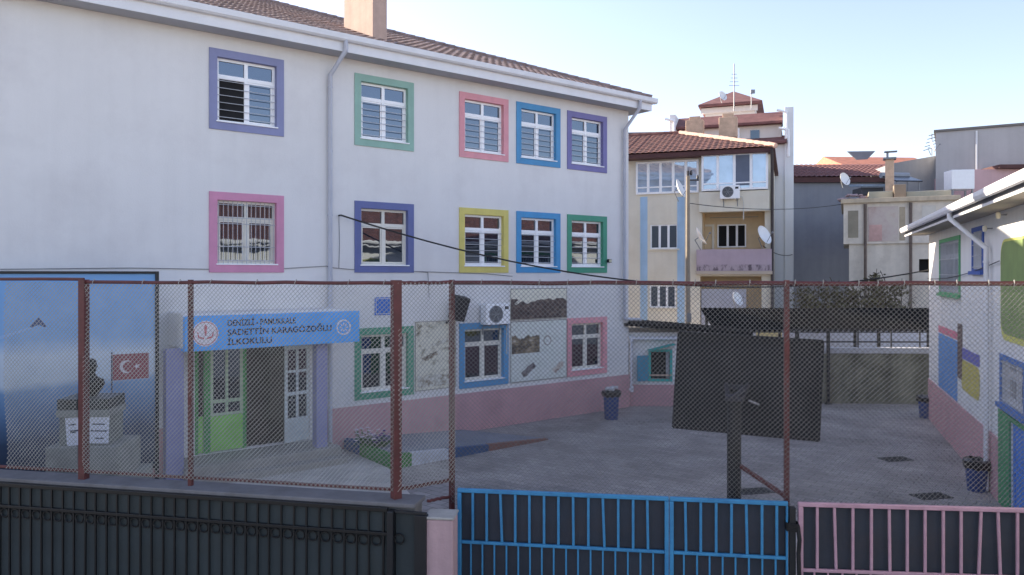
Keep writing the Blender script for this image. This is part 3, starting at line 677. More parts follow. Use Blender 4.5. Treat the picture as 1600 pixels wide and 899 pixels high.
def notice(label, xa, xb, za, zt, tilt, lines):
    t = thing('paper_notice', label, 'notice', (mc.x + math.cos(R(MR)) * xa + math.sin(R(MR)) * .34, mc.y + math.sin(R(MR)) * xa - math.cos(R(MR)) * .345, za), R(MR), 'paper notices on the monument')
    t.rotation_euler = (0, R(tilt), R(MR)); W, Hh = xb - xa, zt - za
    MB().box(0, W, -.006, -.002, 0, Hh).build('sheet', mat('paper_white', al(218, 218, 226), .6, .04, 4), t)
    for v, a, c_ in lines:
        x = a; m = MB()
        while x < c_:
            e_ = min(c_, x + rnd.uniform(.05, .11)); m.box(x * W, e_ * W, -.008, -.0062, v * Hh, (v + rnd.uniform(.035, .055)) * Hh); x = e_
        m.build('lettering', M_ink, t)
notice('white paper notice with few printed lines on left side of the pedestal', -23 * u, -2 * u, mz(697), mz(653), -4, [(.72, .2, .75), (.5, .3, .85), (.45, .3, .7)])
notice('wider white paper notice with three printed lines on right side of the pedestal', 9 * u, 39 * u, mz(693), mz(649), 2, [(.66, .15, .8), (.42, .1, .9), (.16, .3, .75)])
# ------------------------------------------------------------------ annex on the right
X = Plane((12.98, 23.9), R(-111.05))
annex = thing('annex_building', 'low white annex with colourful painted walls and pink base on right side of yard', 'building', (X.o.x, X.o.y, 0), X.a)
XE = 21.0; AZ = 5.74
def awin(pxa, pya, pxb, pyb): return X.x(pxa), X.x(pxb), X.z(pxb, pyb), min(X.z(pxa, pya), AZ - .12)
wa = (X.x(1469), X.x(1501), X.z(1470, 461), AZ - .28); wb = (X.x(1520), X.x(1538), X.z(1527, 428), AZ - .2)
wc = (X.x(1564), X.x(1604), X.z(1563, 632), X.z(1563, 552)); dr = (X.x(1580), X.x(1580) + 1.15, 0.02, X.z(1563, 645))
hs = []
for q in (wa, wb, wc): hs.append((q[0] + .12, q[1] - .12, q[2] + .1, q[3] - .1))
hs.append(dr)
mb = MB(); wall_grid(mb, 0, XE, 0, AZ, hs, recess=.14)
mb.quad((0, 0, 0), (0, 8, 0), (0, 8, AZ), (0, 0, AZ)); mb.quad((XE, 0, 0), (XE, 8, 0), (XE, 8, AZ), (XE, 0, AZ)); mb.quad((0, 8, 0), (XE, 8, 0), (XE, 8, AZ), (0, 8, AZ))
mb.add([(0, 0, AZ), (0, 8, AZ), (0, 4, AZ + 1.7)], [(0, 1, 2)]); mb.add([(XE, 0, AZ), (XE, 8, AZ), (XE, 4, AZ + 1.7)], [(0, 1, 2)])
mb.build('wall', mat('annex_white_wall', al(224, 224, 222), .85, .04, .6, .12, 30, streak=.08), annex)
mb = MB(); mb.bbox(-.02, dr[0] - .3, -.03, 0, 0, 1.25, .01); mb.build('plinth', M_plinth, annex)
for (q, c_, nm) in ((wa, al(92, 164, 116), 'annex_green'), (wb, al(66, 96, 168), 'annex_blue'), (wc, al(74, 116, 176), 'annex_mid_blue')):
    m = MB(); b_ = .12
    m.box(q[0], q[0] + b_, -.03, 0, q[2], q[3]); m.box(q[1] - b_, q[1], -.03, 0, q[2], q[3]); m.box(q[0] + b_, q[1] - b_, -.03, 0, q[3] - .1, q[3]); m.box(q[0] + b_, q[1] - b_, -.03, 0, q[2], q[2] + .1)
    m.box(q[0] - .05, q[1] + .05, -.09, -.031, q[2] - .02, q[2] + .06)
    wn = m.build('window', mat(nm, c_, .7, .08, 3), annex)
    sash_mesh(q[0] + b_, q[1] - b_, q[2] + .1, q[3] - .1, .08).build('frame', M_white, wn)
    MB().quad((q[0] + b_, .12, q[2] + .1), (q[1] - b_, .12, q[2] + .1), (q[1] - b_, .12, q[3] - .1), (q[0] + b_, .12, q[3] - .1)).build('pane', M_glass, wn)
    g = MB(); n = int((q[1] - q[0]) / .13)
    for k in range(1, n): xx = q[0] + b_ + k * (q[1] - q[0] - 2 * b_) / n; g.tube([(xx, -.02, q[2] + .08), (xx, -.02, q[3] - .08)], .009, 6)
    for k in range(4): zz = q[2] + .15 + k * (q[3] - q[2] - .3) / 3; g.tube([(q[0] + .08, -.025, zz), (q[1] - .08, -.025, zz)], .009, 6)
    g.build('grille', M_grille, wn)
# green post and blue door
dd = MB(); dd.box(X.x(1563), dr[0], -.04, 0, .02, dr[3] + .08); dd.box(dr[1], dr[1] + .2, -.04, 0, .02, dr[3] + .08); dd.box(dr[0], dr[1], -.04, 0, dr[3], dr[3] + .08)
df = dd.build('doorway', mat('annex_door_green', al(62, 140, 92), .6, .1, 3), annex)
m = MB(); m.box(dr[0] + .005, dr[1] - .005, .03, .08, .03, dr[3] - .005)
for z0, z1 in ((.2, .9), (1.0, dr[3] - .15)): m.frame(dr[0] + .15, dr[1] - .15, z0, z1, .04, .015, .031)
dl = m.build('door', mat('annex_door_blue', al(60, 124, 204), .5, .1, 3), df)
# painted murals
def mural(name, poly, c_, t=.012):
    m = MB(); m.prism(poly, -t, -.001, 'y'); return m.build(name, mat('mural_paint_' + name + str(round(c_[2], 3)), c_, .75, .12, 2), annex)
def rrect(a, b, c_, d, r=.12, n=5):
    out = []
    for cx_, cz, a0 in ((b - r, d - r, 0), (a + r, d - r, 90), (a + r, c_ + r, 180), (b - r, c_ + r, 270)):
        for k in range(n + 1): t = R(a0 + 90 * k / n); out.append((cx_ + r * math.cos(t), cz + r * math.sin(t)))
    return out
a, b = X.x(1467), X.x(1496); mural('blue_mural', rrect(a, b, 1.27, X.z(1467, 520), .04), al(86, 140, 196)); mural('pink_mural', rrect(a, b, X.z(1467, 519) + .01, X.z(1467, 508), .04), al(206, 120, 140))
a, b = X.x(1503), X.x(1531); mural('yellow_mural', rrect(a, b, X.z(1531, 625) - .05, X.z(1503, 548) - .2, .25), al(190, 178, 92)); mural('purple_mural', rrect(a, b, X.z(1503, 548) - .18, X.z(1503, 535) - .12, .05), al(104, 104, 176), .01)
a, b = X.x(1497), X.x(1504); mural('brown_mural', rrect(a, b, 1.9, X.z(1500, 506), .06), al(92, 76, 74), .016)
a, b = X.x(1564), X.x(1625); zt_, zb_ = X.z(1564, 375), X.z(1564, 528)
mural('yellow_border_mural', rrect(a, b, zb_ - .02, zt_, .35), al(206, 204, 110), .008); mural('lime_mural', rrect(a + .05, b - .1, zb_ + .1, zt_ - .05, .32), al(128, 148, 90), .014)
# roof and eaves
OA = .6
m = MB(); m.box(-.6, XE + .5, -OA, -.001, AZ - .02, AZ); m.build('soffit', mat('annex_soffit', al(168, 160, 148), .85, .1, 2), annex)
m = MB(); m.box(-.6, XE + .5, -OA - .02, -OA, AZ - .05, AZ + .0); m.build('fascia', M_gutter, annex)
m = MB(); m.box(-.6, XE + .5, -OA - .005, -OA + .02, AZ + .001, AZ + .13); m.build('eave_board', mat('dark_eave_board', al(98, 100, 108), .7, .1, 3), annex)
m = MB(); sec2 = [(0, .0), (.06, -.05), (.12, -.04), (.15, .02), (.15, .10), (.135, .10), (.13, .03), (.10, -.02), (.06, -.03), (.015, .01), (.015, .1), (0, .1)]
m.prism([(-OA - .006 - p, AZ + .11 + q) for p, q in sec2], -.62, XE + .5, 'x'); m.build('gutter', M_gutter, annex)
pa = .40; ca = math.cos(math.atan(pa)); sa = math.sin(math.atan(pa)); slp = (4 + OA) / ca
m = MB(); tiled(m, (-.6, -OA, AZ + .14), (1, 0, 0), (0, ca, sa), XE + 1.1, slp, per=.26, row=.38)
m.quad((-.6, 8 + OA, AZ + .14), (XE + .5, 8 + OA, AZ + .14), (XE + .5, 4, AZ + .14 + pa * (4 + OA)), (-.6, 4, AZ + .14 + pa * (4 + OA)))
rf = m.build('roof', M_terra, annex); m = MB(); ridge(m, (-.6, 4, AZ + .2 + pa * (4 + OA)), (XE + .5, 4, AZ + .2 + pa * (4 + OA))); m.build('ridge_tile', M_terra, rf)
xt = X.x(1482, -OA - .1); xw = X.x(1541, -.1); zw = X.z(1541, 388, -.1)
m = MB(); m.tube([(xt, -OA - .08, AZ + .12), (xt, -OA - .08, AZ - .05), (xw, -.1, zw), (xw, -.1, .05)], .05, 10)
for zz in (zw - .3, zw - 1.9, .9): m.tube([(xw, -.1, zz), (xw, -.1, zz + .04)], .062, 10)
m.build('downpipe', M_gutter, annex, True)
for (p, q, lbl) in ((1573, 330, 'white wall lantern under the annex eave, higher of the two'), (1551, 357, 'small round white lamp on the annex wall beside the downpipe')):
    t = thing('wall_lamp', lbl, 'lamp', tuple(X.w(X.x(p), 0, min(X.z(p, q), AZ - .12))), X.a, 'lamps on the annex wall')
    MB().tube([(0, 0, 0), (0, -.12, 0)], .012, 6).build('arm', M_steel, t); MB().lathe([(.012, -.07), (.035, -.06), (.045, 0), (.038, .05), (.01, .06)], (0, -.14, 0), 14).build('lamp_shade', mat('opal_glass', al(236, 228, 206), .3, .03), t, True)
m = MB(); m.tube(sag(X.w(X.x(1452), -.05, 4.35), X.w(X.x(1566), -.05, 4.75), .12, 10), .010, 4); tag(m.build('annex_cable', M_cable), 'thin cable sagging along the annex wall', 'cable')

# ------------------------------------------------------------------ boundary wall, chain link fence, railings, gates
FL = Plane((-6.33, 9.5), math.atan2(-1.05, 5.05)); FM = Plane((-1.28, 8.45), math.atan2(.424, .585)); FR = Plane((-.695, 8.874), math.atan(-.135))
xl0 = FL.x(-560); xl1 = FL.x(619); xm1 = math.hypot(.585, .424); xr1 = FR.x(1690)
bw = thing('boundary_wall', 'low rendered wall with pale coping under the left end of the mesh fence', 'wall', (FL.o.x, FL.o.y, 0), FL.a)
MB().box(xl0, xl1 + .25, -.12, .14, 0, 1.98).build('wall_body', mat('grey_render', al(120, 116, 112), .9, .15, 1.5, .3, streak=.2), bw)
MB().bbox(xl0, xl1 + .28, -.17, .19, 1.98, 2.03, .012).build('coping', mat('coping_concrete', al(114, 112, 114), .85, .2, 2, .3, dirt=al(90, 88, 84), dirt_amt=.6, dirt_scale=3), bw)

fence = thing('chain_link_fence', 'tall chain link fence with red brown posts and rails across the whole front', 'fence', (FR.o.x, FR.o.y, 0))
def fv(pl, x, y, z): return pl.w(x, y, z) - Vector((FR.o.x, FR.o.y, 0))
TZ, BZ = 4.40, 2.12
def post(pl, px, r, z0, name='post', top=TZ + .03, sq=True):
    m = MB(); x = pl.x(px)
    if sq:
        vs = [fv(pl, x + a, b, z) for z in (z0, top) for a, b in ((-r, -r), (r, -r), (r, r), (-r, r))]
        m.add(vs, [(3, 2, 1, 0), (4, 5, 6, 7), (0, 1, 5, 4), (1, 2, 6, 5), (2, 3, 7, 6), (3, 0, 4, 7)])
    else: m.tube([fv(pl, x, 0, z0), fv(pl, x, 0, top)], r, 10)
    return m.build(name, M_rust, fence, not sq)
post(FL, 131, .043, 2.03); post(FL, 298, .023, 2.03); post(FM, 619, .046, 0); post(FM, 706, .025, 0); post(FR, 1229, .026, 1.7, sq=True); post(FR, 1652, .036, 0)
def rail(pl, xa, xb, z, r=.024, za=None):
    m = MB(); n = 12; m.tube([fv(pl, xa + (xb - xa) * i / n, 0, (z if za is None else z + (za - z) * (1 - i / n)) + rnd.uniform(-.006, .006)) for i in range(n + 1)], r, 8); return m.build('rail', M_rust, fence, True)
rail(FL, xl0, FL.x(131), TZ + .035, .02); rail(FL, FL.x(131), xl1, TZ, .022); rail(FM, 0, xm1, TZ, .022); rail(FR, 0, xr1, TZ - .005, .026)
rail(FL, xl0, xl1, BZ, .020); rail(FM, 0, xm1, BZ, .020); rail(FM, FM.x(668), xm1, 1.93, .018)
def chain(pl, x0, x1, z0, z1, ra, rb, cell=.053, wm=None):
    """diamond mesh: one set of wires leaning each way, slightly wavy and woven"""
    m = MB(); hgt = z1 - z0; st = cell
    ph = [rnd.uniform(0, 6.28) for _ in range(6)]
    def warp(x, z):
        return (.016 * math.sin(1.7 * x + ph[0]) + .010 * math.sin(4.1 * x + 2.3 * z + ph[1]), .022 * math.sin(1.1 * x + 1.9 * z + ph[2]) + .008 * math.sin(5 * z + ph[3]), .014 * math.sin(2.9 * x + ph[4]) + .010 * math.sin(3.3 * z + ph[5]))
    for sgn, r, off in ((1, ra, -.045), (-1, rb, -.041)):
        k = -int(hgt / st) - 1
        while k * st < (x1 - x0):
            c0 = x0 + k * st                      # x at the bottom for sgn +, at the top for sgn -
            a, b = max(x0, c0), min(x1, c0 + hgt)
            k += 1
            if b - a < .01: continue
            n = max(2, int((b - a) / .22)); pts = []
            for i in range(n + 1):
                x = a + (b - a) * i / n; zz = (z0 + (x - c0)) if sgn > 0 else (z1 - (x - c0))
                e = min(1, min(zz - z0, z1 - zz) / .15) if hgt > 0 else 0
                wx, wy, wz = warp(x, zz); pts.append(fv(pl, x + wx * e, off + wy * e, zz + wz * e))
            m.tube(pts, r, 4, False)
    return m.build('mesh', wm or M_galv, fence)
post(FL, -220, .043, 2.03); chain(FL, xl0, FL.x(-16), BZ - .01, TZ + .0, .0038, .0024); chain(FL, FL.x(14), FL.x(127), BZ - .01, TZ + .0, .0038, .0024); chain(FL, FL.x(136), xl1, BZ - .01, TZ - .02, .0038, .0024); chain(FM, 0, xm1, BZ - .01, TZ, .0034, .0026); chain(FR, 0, xr1, 1.86, TZ, .0027, .0026, wm=M_dimwire)
for px in list(range(150, 610, 64)) + list(range(720, 1640, 41)):
    pl = FL if px < 619 else FR; x = pl.x(px + rnd.uniform(-14, 14)); m = MB(); m.tube([fv(pl, x, -.028, TZ - .035), fv(pl, x + .006, -.034, TZ + .0), fv(pl, x + .012, -.01, TZ + .034), fv(pl, x + .02, .03, TZ - .02)], .0042, 5); m.build('tie_wire', M_galv, fence)

# dark bar fence in front of the wall
DF = Plane((FL.o.x - .2 * math.sin(-FL.a) * -1, FL.o.y - .22), FL.a)
dk = thing('bar_fence', 'dark metal bar fence with a row of rings, backed by dark sheeting', 'fence', (DF.o.x, DF.o.y, 0), DF.a)
M_fb = mat('bar_fence_paint', al(12, 14, 17), .45, .2, 6)
M_sheet = mat('dark_green_sheeting', al(54, 62, 64), .75, .22, 1.2, .25, 8, streak=.15, dirt=al(56, 58, 52), dirt_amt=.5, dirt_scale=1.5)
dx0, dx1 = DF.x(-540), DF.x(606)
MB().box(dx0, dx1, .03, .034, .05, 1.95).build('sheeting', M_sheet, dk)
for z, r in ((1.965, .022), (1.705, .018), (.35, .016)):
    MB().bbox(dx0, dx1, -r, r, z - r, z + r, .004).build('rail', M_fb, dk)
step = .148; nb = int((dx1 - dx0) / step)
b0 = MB().bbox(-.0105, .0105, -.0105, .0105, .06, 1.95, .002).build('bar', M_fb, dk); rg = MB()
disc_pts = [(.052 * math.cos(2 * math.pi * k / 20), 0, .052 * math.sin(2 * math.pi * k / 20)) for k in range(21)]
rg.tube(disc_pts, .0095, 6, False); r0 = rg.build('ring', M_fb, dk, True)
for i in range(nb):
    x = dx1 - .06 - i * step
    if i == 0: bb, rr = b0, r0
    else:
        bb, rr = b0.copy(), r0.copy(); col.objects.link(bb); col.objects.link(rr); bb.parent = dk; rr.parent = dk
    bb.location = (x, -.024 if False else 0, 0); bb.rotation_euler = (0, R(rnd.uniform(-.35, .35)), 0); rr.location = (x - step / 2, 0, 1.625)
MB().bbox(dx1 + .005, dx1 + .075, -.05, .05, 0, 1.96, .008).build('end_post', M_black, dk)
m = MB(); a, b = dx1 + .08, DF.x(664); m.box(a, b, .03, .034, .05, 1.93); m.build('end_panel', M_sheet, dk)
m = MB(); m.bbox(a, b + .02, -.015, .015, 1.935, 1.965, .004); m.bbox(b - .11, b + .02, -.03, .06, 0, 1.934, .006); m.build('end_frame', M_black, dk)
rr = r0.copy(); col.objects.link(rr); rr.parent = dk; rr.location = ((a + b) / 2 - .12, 0, 1.66)

cp = P(690, 830, 8.28)
pp = thing('concrete_pillar', 'short pinkish concrete pillar between the dark fence and the blue gate', 'pillar', (cp.x, cp.y, 0), R(-6))
MB().bbox(-.155, .15, -.13, .16, 0, 1.885, .02).build('shaft', mat('pink_concrete', al(188, 158, 160), .85, .12, 2, .3, streak=.25), pp)
MB().bbox(-.165, .16, -.14, .17, 1.886, 1.915, .012).build('cap', mat('cap_stone', al(170, 166, 160), .85, .2, 5, .3), pp)

# gates
GA = Plane((-.61, 8.66), math.atan2(-.52, 3.6))
M_gblue = mat('blue_gate_paint', al(58, 134, 178), .45, .14, 6, .15, dirt=al(34, 80, 140), dirt_amt=.5, dirt_scale=5)
M_gpink = mat('pink_gate_paint', al(182, 146, 160), .5, .14, 6, .15, dirt=al(160, 118, 130), dirt_amt=.5, dirt_scale=5)
M_back = mat('dark_gate_sheet', al(50, 56, 66), .7, .25, 1.4, .25, 8, streak=.18, dirt=al(66, 58, 60), dirt_amt=.5, dirt_scale=1.6)
GZ, GM = 2.085, 1.50
def gate(label, pl, pxa, pxb, mm, spu, spl, stile_a, stile_b, offx=0.0, zt=GZ, zm=GM, start=None):
    xa, xb = pl.x(pxa), pl.x(pxb); o_ = pl.w(xa, 0, 0)
    g = thing('gate_leaf', label, 'gate', (o_.x, o_.y, 0), pl.a, 'gate leaves under the mesh fence'); Wd = xb - xa
    fz = MB(); fz.bbox(0, Wd, -.022, .022, zt - .046, zt, .008); fz.bbox(stile_a, Wd - stile_b, -.018, .018, zm - .034, zm, .006); fz.bbox(stile_a, Wd - stile_b, -.018, .018, .12, .16, .006)
    if stile_a: fz.bbox(0, stile_a, -.024, .024, .1, zt - .047, .008)
    if stile_b: fz.bbox(Wd - stile_b, Wd, -.024, .024, .1, zt - .047, .008)
    fz.build('frame', mm, g)
    MB().box(.01, Wd - .01, .05, .054, .1, zt - .05).build('sheeting', M_back, g)
    up = MB().bbox(-.014, .014, -.013, .013, zm, zt - .046, .005).build('bar', mm, g); lo = MB().bbox(-.0095, .0095, -.009, .009, .16, zm - .034, .004).build('bar', mm, g)
    x = stile_a + spu * .8; first = True
    while x < Wd - stile_b - .05:
        u_ = up if first else up.copy()
        if not first: col.objects.link(u_); u_.parent = g
        first = False; u_.location = (x, 0, zm * 0); tilt = rnd.choice((0, 0, rnd.uniform(-2.4, 2.4)))
        zc = (zt + zm) / 2; u_.rotation_euler = (0, R(tilt), 0); u_.location = (x - math.sin(R(tilt)) * zc, 0, zc - math.cos(R(tilt)) * zc); x += spu * rnd.uniform(.96, 1.04)
    x = stile_a + spl * .8; first = True
    while x < Wd - stile_b - .03:
        l_ = lo if first else lo.copy()
        if not first: col.objects.link(l_); l_.parent = g
        first = False; l_.location = (x, 0, 0); x += spl * rnd.uniform(.97, 1.03)
    return g
gate('wider blue barred gate leaf beside the concrete pillar', GA, 715, 1045, M_gblue, .162, .135, .045, .045)
gate('narrow blue barred gate leaf next to the pink barred panel', GA, 1046, 1231, M_gblue, .158, .135, .045, .02)
GP = Plane((2.99, 8.13), math.atan2(-.22, 2.35))
gate('pink barred gate leaf at the right end of the fence', GP, 1247, 1650, M_gpink, .182, .145, .05, .05, zm=1.385)
gp_ = GA.w(GA.x(1238), .0, 0)
pp = thing('gate_post', 'dark steel post wrapped with black tape between blue and pink gate leaves', 'post', (gp_.x, gp_.y, 0), GA.a)
MB().bbox(-.035, .03, -.035, .035, 0, 2.03, .008).build('shaft', M_black, pp)
m = MB()
for k in range(5): m.tube([(-.06, -.05, 1.86 - k * .016), (.05, -.055, 1.85 - k * .016), (.052, .05, 1.858 - k * .016), (-.06, .05, 1.86 - k * .016), (-.06, -.05, 1.858 - k * .016)], .012, 6)
m.tube([(.045, -.05, 1.84), (.06, -.06, 1.7), (.05, -.055, 1.55), (.06, -.05, 1.3)], .022, 6); m.build('tape', mat('black_tape', al(20, 20, 22), .6, .2, 12), pp)

# ------------------------------------------------------------------ basketball hoop seen from behind
HB = Plane((2.114, 9.95), math.atan2(-.55, 1.67))
hp_ = P(1147, 700, 9.1)
hoop = thing('basketball_hoop', 'dark basketball backboard on a black pole, seen from behind the fence', 'basketball hoop', (hp_.x, hp_.y, 0), HB.a)
def hb(px, py, y=0.0): x, z = HB.hit(px, py, y); v = HB.w(x, y, z) - Vector((hp_.x, hp_.y, 0)); M_ = Matrix.Rotation(-HB.a, 3, 'Z'); return M_ @ v
M_bd = mat('dark_backboard', al(20, 21, 28), .75, .2, 2.5, .1)
q = [hb(1052, 667), hb(1279, 688), hb(1286, 533), hb(1061, 519)]
m = MB(); m.add([v for v in q] + [v + Vector((0, .03, 0)) for v in q], [(0, 1, 2, 3), (7, 6, 5, 4), (0, 4, 5, 1), (1, 5, 6, 2), (2, 6, 7, 3), (3, 7, 4, 0)])
m.build('backboard', M_bd, hoop)
m = MB()
for i in range(4): m.tube([q[i] + Vector((0, -.02, 0)), q[(i + 1) % 4] + Vector((0, -.02, 0))], .022, 4)
m.build('board_frame', M_bd, hoop)
yb = q[0].y
ph_ = hb(1147, 612).z
MB().tube([(0, 0, 0), (0, 0, 3.0)], .083, 16).build('pole', M_black, hoop, True)
m = MB(); m.bbox(-.10, .10, -.10, .10, 3.0, 3.06, .01); m.tube([(-.06, .05, 2.96), (-.12, yb - .03, 3.1)], .03, 8); m.tube([(.06, .05, 2.96), (.14, yb - .03, 3.1)], .03, 8); m.box(-.14, .16, yb - .05, yb - .012, 3.04, 3.1)
A = Matrix.Translation((0.02, -.03, 3.06)) @ Matrix.Rotation(R(-38), 4, 'Y'); m.bbox(-.09, .13, -.07, .07, -.01, .03, .006, A); m.build('arm', mat('hoop_arm', al(58, 58, 66), .5, .2, 6, metal=.3), hoop)
m = MB(); m.bbox(.17, .30, -.015, .015, 0, .02, .006, Matrix.Translation((0, -.02, 3.06)) @ Matrix.Rotation(R(20), 4, 'Y')); m.build('bracket', mat('bracket_pale', al(150, 150, 154), .5), hoop)
m = MB(); rim = [(.02 + .23 * math.cos(2 * math.pi * k / 24), yb + .33 + .23 * math.sin(2 * math.pi * k / 24), q[0].z + .3) for k in range(25)]; m.tube(rim, .01, 6, False); m.box(-.05, .1, yb + .03, yb + .12, q[0].z + .22, q[0].z + .32); m.build('rim', M_rust, hoop)
bp = FR.w(FR.x(1229), .04, 2.06); Mi = Matrix.Rotation(-HB.a, 3, 'Z'); e = Mi @ (bp - Vector((hp_.x, hp_.y, 0)))
MB().tube([(.05, 0, 2.24), (e.x, e.y, e.z)], .028, 8).build('brace', M_rust, hoop, True)
# ------------------------------------------------------------------ shed, retaining wall, canopy at the back of the yard
SH = Plane((3.92, 26.15), R(-1))
shed = thing('shed', 'small white lean-to with teal window and pink base beside the school corner', 'shed', (SH.o.x, SH.o.y, 0), SH.a)
sw = 3.9
wx0, wx1, wz0, wz1 = SH.x(1013), SH.x(1050), SH.z(1030, 596), SH.z(1030, 546)
m = MB(); wall_grid(m, 0, sw, 0, 2.5, [(wx0 + .08, wx1 - .08, wz0 + .08, wz1 - .08)], recess=.12)
m.quad((sw, 0, 0), (sw, 2.5, 0), (sw, 2.5, 2.5), (sw, 0, 2.5)); m.quad((0, 2.5, 0), (sw, 2.5, 0), (sw, 2.5, 2.5), (0, 2.5, 2.5)); m.build('wall', M_wall, shed)
m = MB(); m.bbox(0, sw + .03, -.03, -.001, 0, SH.z(1020, 597) - .09, .01); m.build('plinth', M_plinth, shed)
M_teal = mat('teal_paint', al(52, 172, 164), .6, .1, 3)
m = MB(); m.frame(wx0, wx1, wz0, wz1, .08, -.05, .02); wn = m.build('window', M_teal, shed)
MB().quad((wx0 + .08, .11, wz0 + .08), (wx1 - .08, .11, wz0 + .08), (wx1 - .08, .11, wz1 - .08), (wx0 + .08, .11, wz1 - .08)).build('pane', M_dark, wn)
MB().bbox(wx1 - .2, wx1 - .09, .02, .05, wz0 + .09, wz1 - .09, .004).build('frame', mat('grey_frame', al(150, 150, 156), .6), wn)
MB().bbox(wx0 + .03, wx1 - .03, -.12, -.051, wz0 + .2, wz0 + .24, .004).build('shelf', mat('pale_wood', al(196, 170, 150), .7, .2, 6), wn)
m = MB(); A = Matrix.Translation((wx0 - .01, -.06, 0)) @ Matrix.Rotation(R(20), 4, 'Z'); m.bbox(-.42, 0, -.02, .02, wz0 + .02, wz1 - .2, .006, A); m.frame(-.38, -.04, wz0 + .08, wz1 - .26, .03, -.03, -.02) if False else None
m.build('shutter', mat('teal_shutter', al(62, 140, 168), .6, .15, 4), wn)
m = MB(); A = Matrix.Translation((wx0, -.06, wz1 - .02)) @ Matrix.Rotation(R(-14), 4, 'Y'); m.bbox(-.05, wx1 - wx0 + .05, -.38, .0, .0, .03, .006, A); m.build('hood', M_teal, wn)
m = MB(); n = 40
za, zb = 2.84, 2.50
for i in range(n):
    a, b = -.15 + (sw + .4) * i / n, -.15 + (sw + .4) * (i + 1) / n; ha, hb_ = za + (zb - za) * i / n, za + (zb - za) * (i + 1) / n; k = .025 * (i % 2)
    m.box(a, b, -.35, 2.6, min(ha, hb_) - .09 + k, max(ha, hb_) + k)
m.build('roof', mat('dark_sheet_roof', al(24, 25, 28), .95, .25, 3, spec=.1), shed)
m = MB(); p = [SH.hit(a, b, -.12) for a, b in ((1060, 529), (986, 529), (986, 608), (957, 608))]; pts = [(x, -.12, z) for x, z in p]; m.tube(pts, .075, 12)
for x, z in (p[1], p[2]): m.lathe([(.0, -.09), (.088, -.09), (.088, .09), (0, .09)], (x, -.12, z), 12)
m.build('drain_pipe', mat('white_pvc_pipe', al(216, 216, 222), .4, .05, 3), shed, True)

RW = Plane((6.6, 26.75), R(-1.5))
rw = thing('retaining_wall', 'rough grey concrete wall with pale coping closing the back of the yard', 'wall', (RW.o.x, RW.o.y, 0), RW.a)
re_ = RW.x(1470)
MB().box(0, re_, 0, .3, 0, 1.74).build('wall_body', mat('mossy_concrete', al(122, 120, 104), .95, .35, 1.2, .5, 14, streak=.35, dirt=al(60, 62, 48), dirt_amt=.85, dirt_scale=1.1), rw)
MB().bbox(-.02, re_ + .02, -.05, .34, 1.74, 1.93, .01).build('coping', mat('pale_coping', al(178, 178, 182), .85, .12, 2, .2), rw)
ra = thing('wall_railing', 'thin dark railing on posts above the concrete back wall', 'railing', (RW.o.x, RW.o.y, 1.93), RW.a)
MB().tube([(0, .12, .20), (re_, .12, .20)], .028, 8).build('rail', M_black, ra); MB().tube([(0, .12, .62), (re_, .12, .62)], .016, 8).build('rail', M_black, ra)
for px in (1187, 1245, 1343, 1395, 1440):
    x = RW.x(px); MB().tube([(x, .12, .0), (x, .12, .66)], .026, 8).build('post', M_black, ra)
pl = RW.x(1292); t = thing('steel_post', 'tall dark steel post standing in front of the concrete back wall', 'post', tuple(RW.w(pl, -.12, 0)), RW.a)
MB().bbox(-.05, .05, -.05, .05, 0, 2.55, .01).build('shaft', M_black, t); MB().bbox(-.09, .09, -.09, .09, 0, .03, .005).build('base', M_black, t)

cn = thing('canopy', 'long low canopy with nearly black sheet roof behind the concrete wall', 'canopy', (7.55, 28.6, 0), R(-1))
cw = 9.2; m = MB(); n = 92
for i in range(n):
    a, b = cw * i / n, cw * (i + 1) / n; k = .02 if i % 2 else 0
    m.add([(a, 0, 2.36 + k), (b, 0, 2.36 + k), (b, 2.3, 3.06 + k), (a, 2.3, 3.06 + k), (a, 0, 2.42 + k), (b, 0, 2.42 + k), (b, 2.3, 3.12 + k), (a, 2.3, 3.12 + k)], [(0, 1, 2, 3), (4, 5, 6, 7), (0, 1, 5, 4), (3, 2, 6, 7), (0, 4, 7, 3), (1, 5, 6, 2)])
m.build('roof', mat('black_roof_sheet', al(15, 16, 19), .95, .3, 2, spec=.1, dirt=al(24, 24, 25), dirt_amt=.4, dirt_scale=1.3), cn)
MB().bbox(-.15, 1.4, -.06, -.035, 1.7, 2.37, .006).build('side_sheet', MATS['black_roof_sheet'], cn)
MB().bbox(0, cw, -.03, .03, 2.31, 2.36, .006).build('beam', M_black, cn)
for x in (.2, 3.1, 6.1, cw - .2):
    MB().bbox(x - .05, x + .05, .05, .15, 0, 2.3, .008).build('post', M_black, cn); MB().bbox(x - .05, x + .05, 2.1, 2.2, 0, 2.94, .008).build('post', M_black, cn)
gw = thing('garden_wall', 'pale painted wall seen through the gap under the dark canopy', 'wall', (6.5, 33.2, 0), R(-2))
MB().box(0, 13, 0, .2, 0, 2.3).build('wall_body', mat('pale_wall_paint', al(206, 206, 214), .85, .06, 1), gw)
MB().box(4.0, 5.1, -.05, -.001, .02, 2.2).build('door', mat('sunlit_cream', al(224, 206, 150), .7, .08, 2), gw)  # sunlit yellow of the wall painted as a flat cream panel, no real door

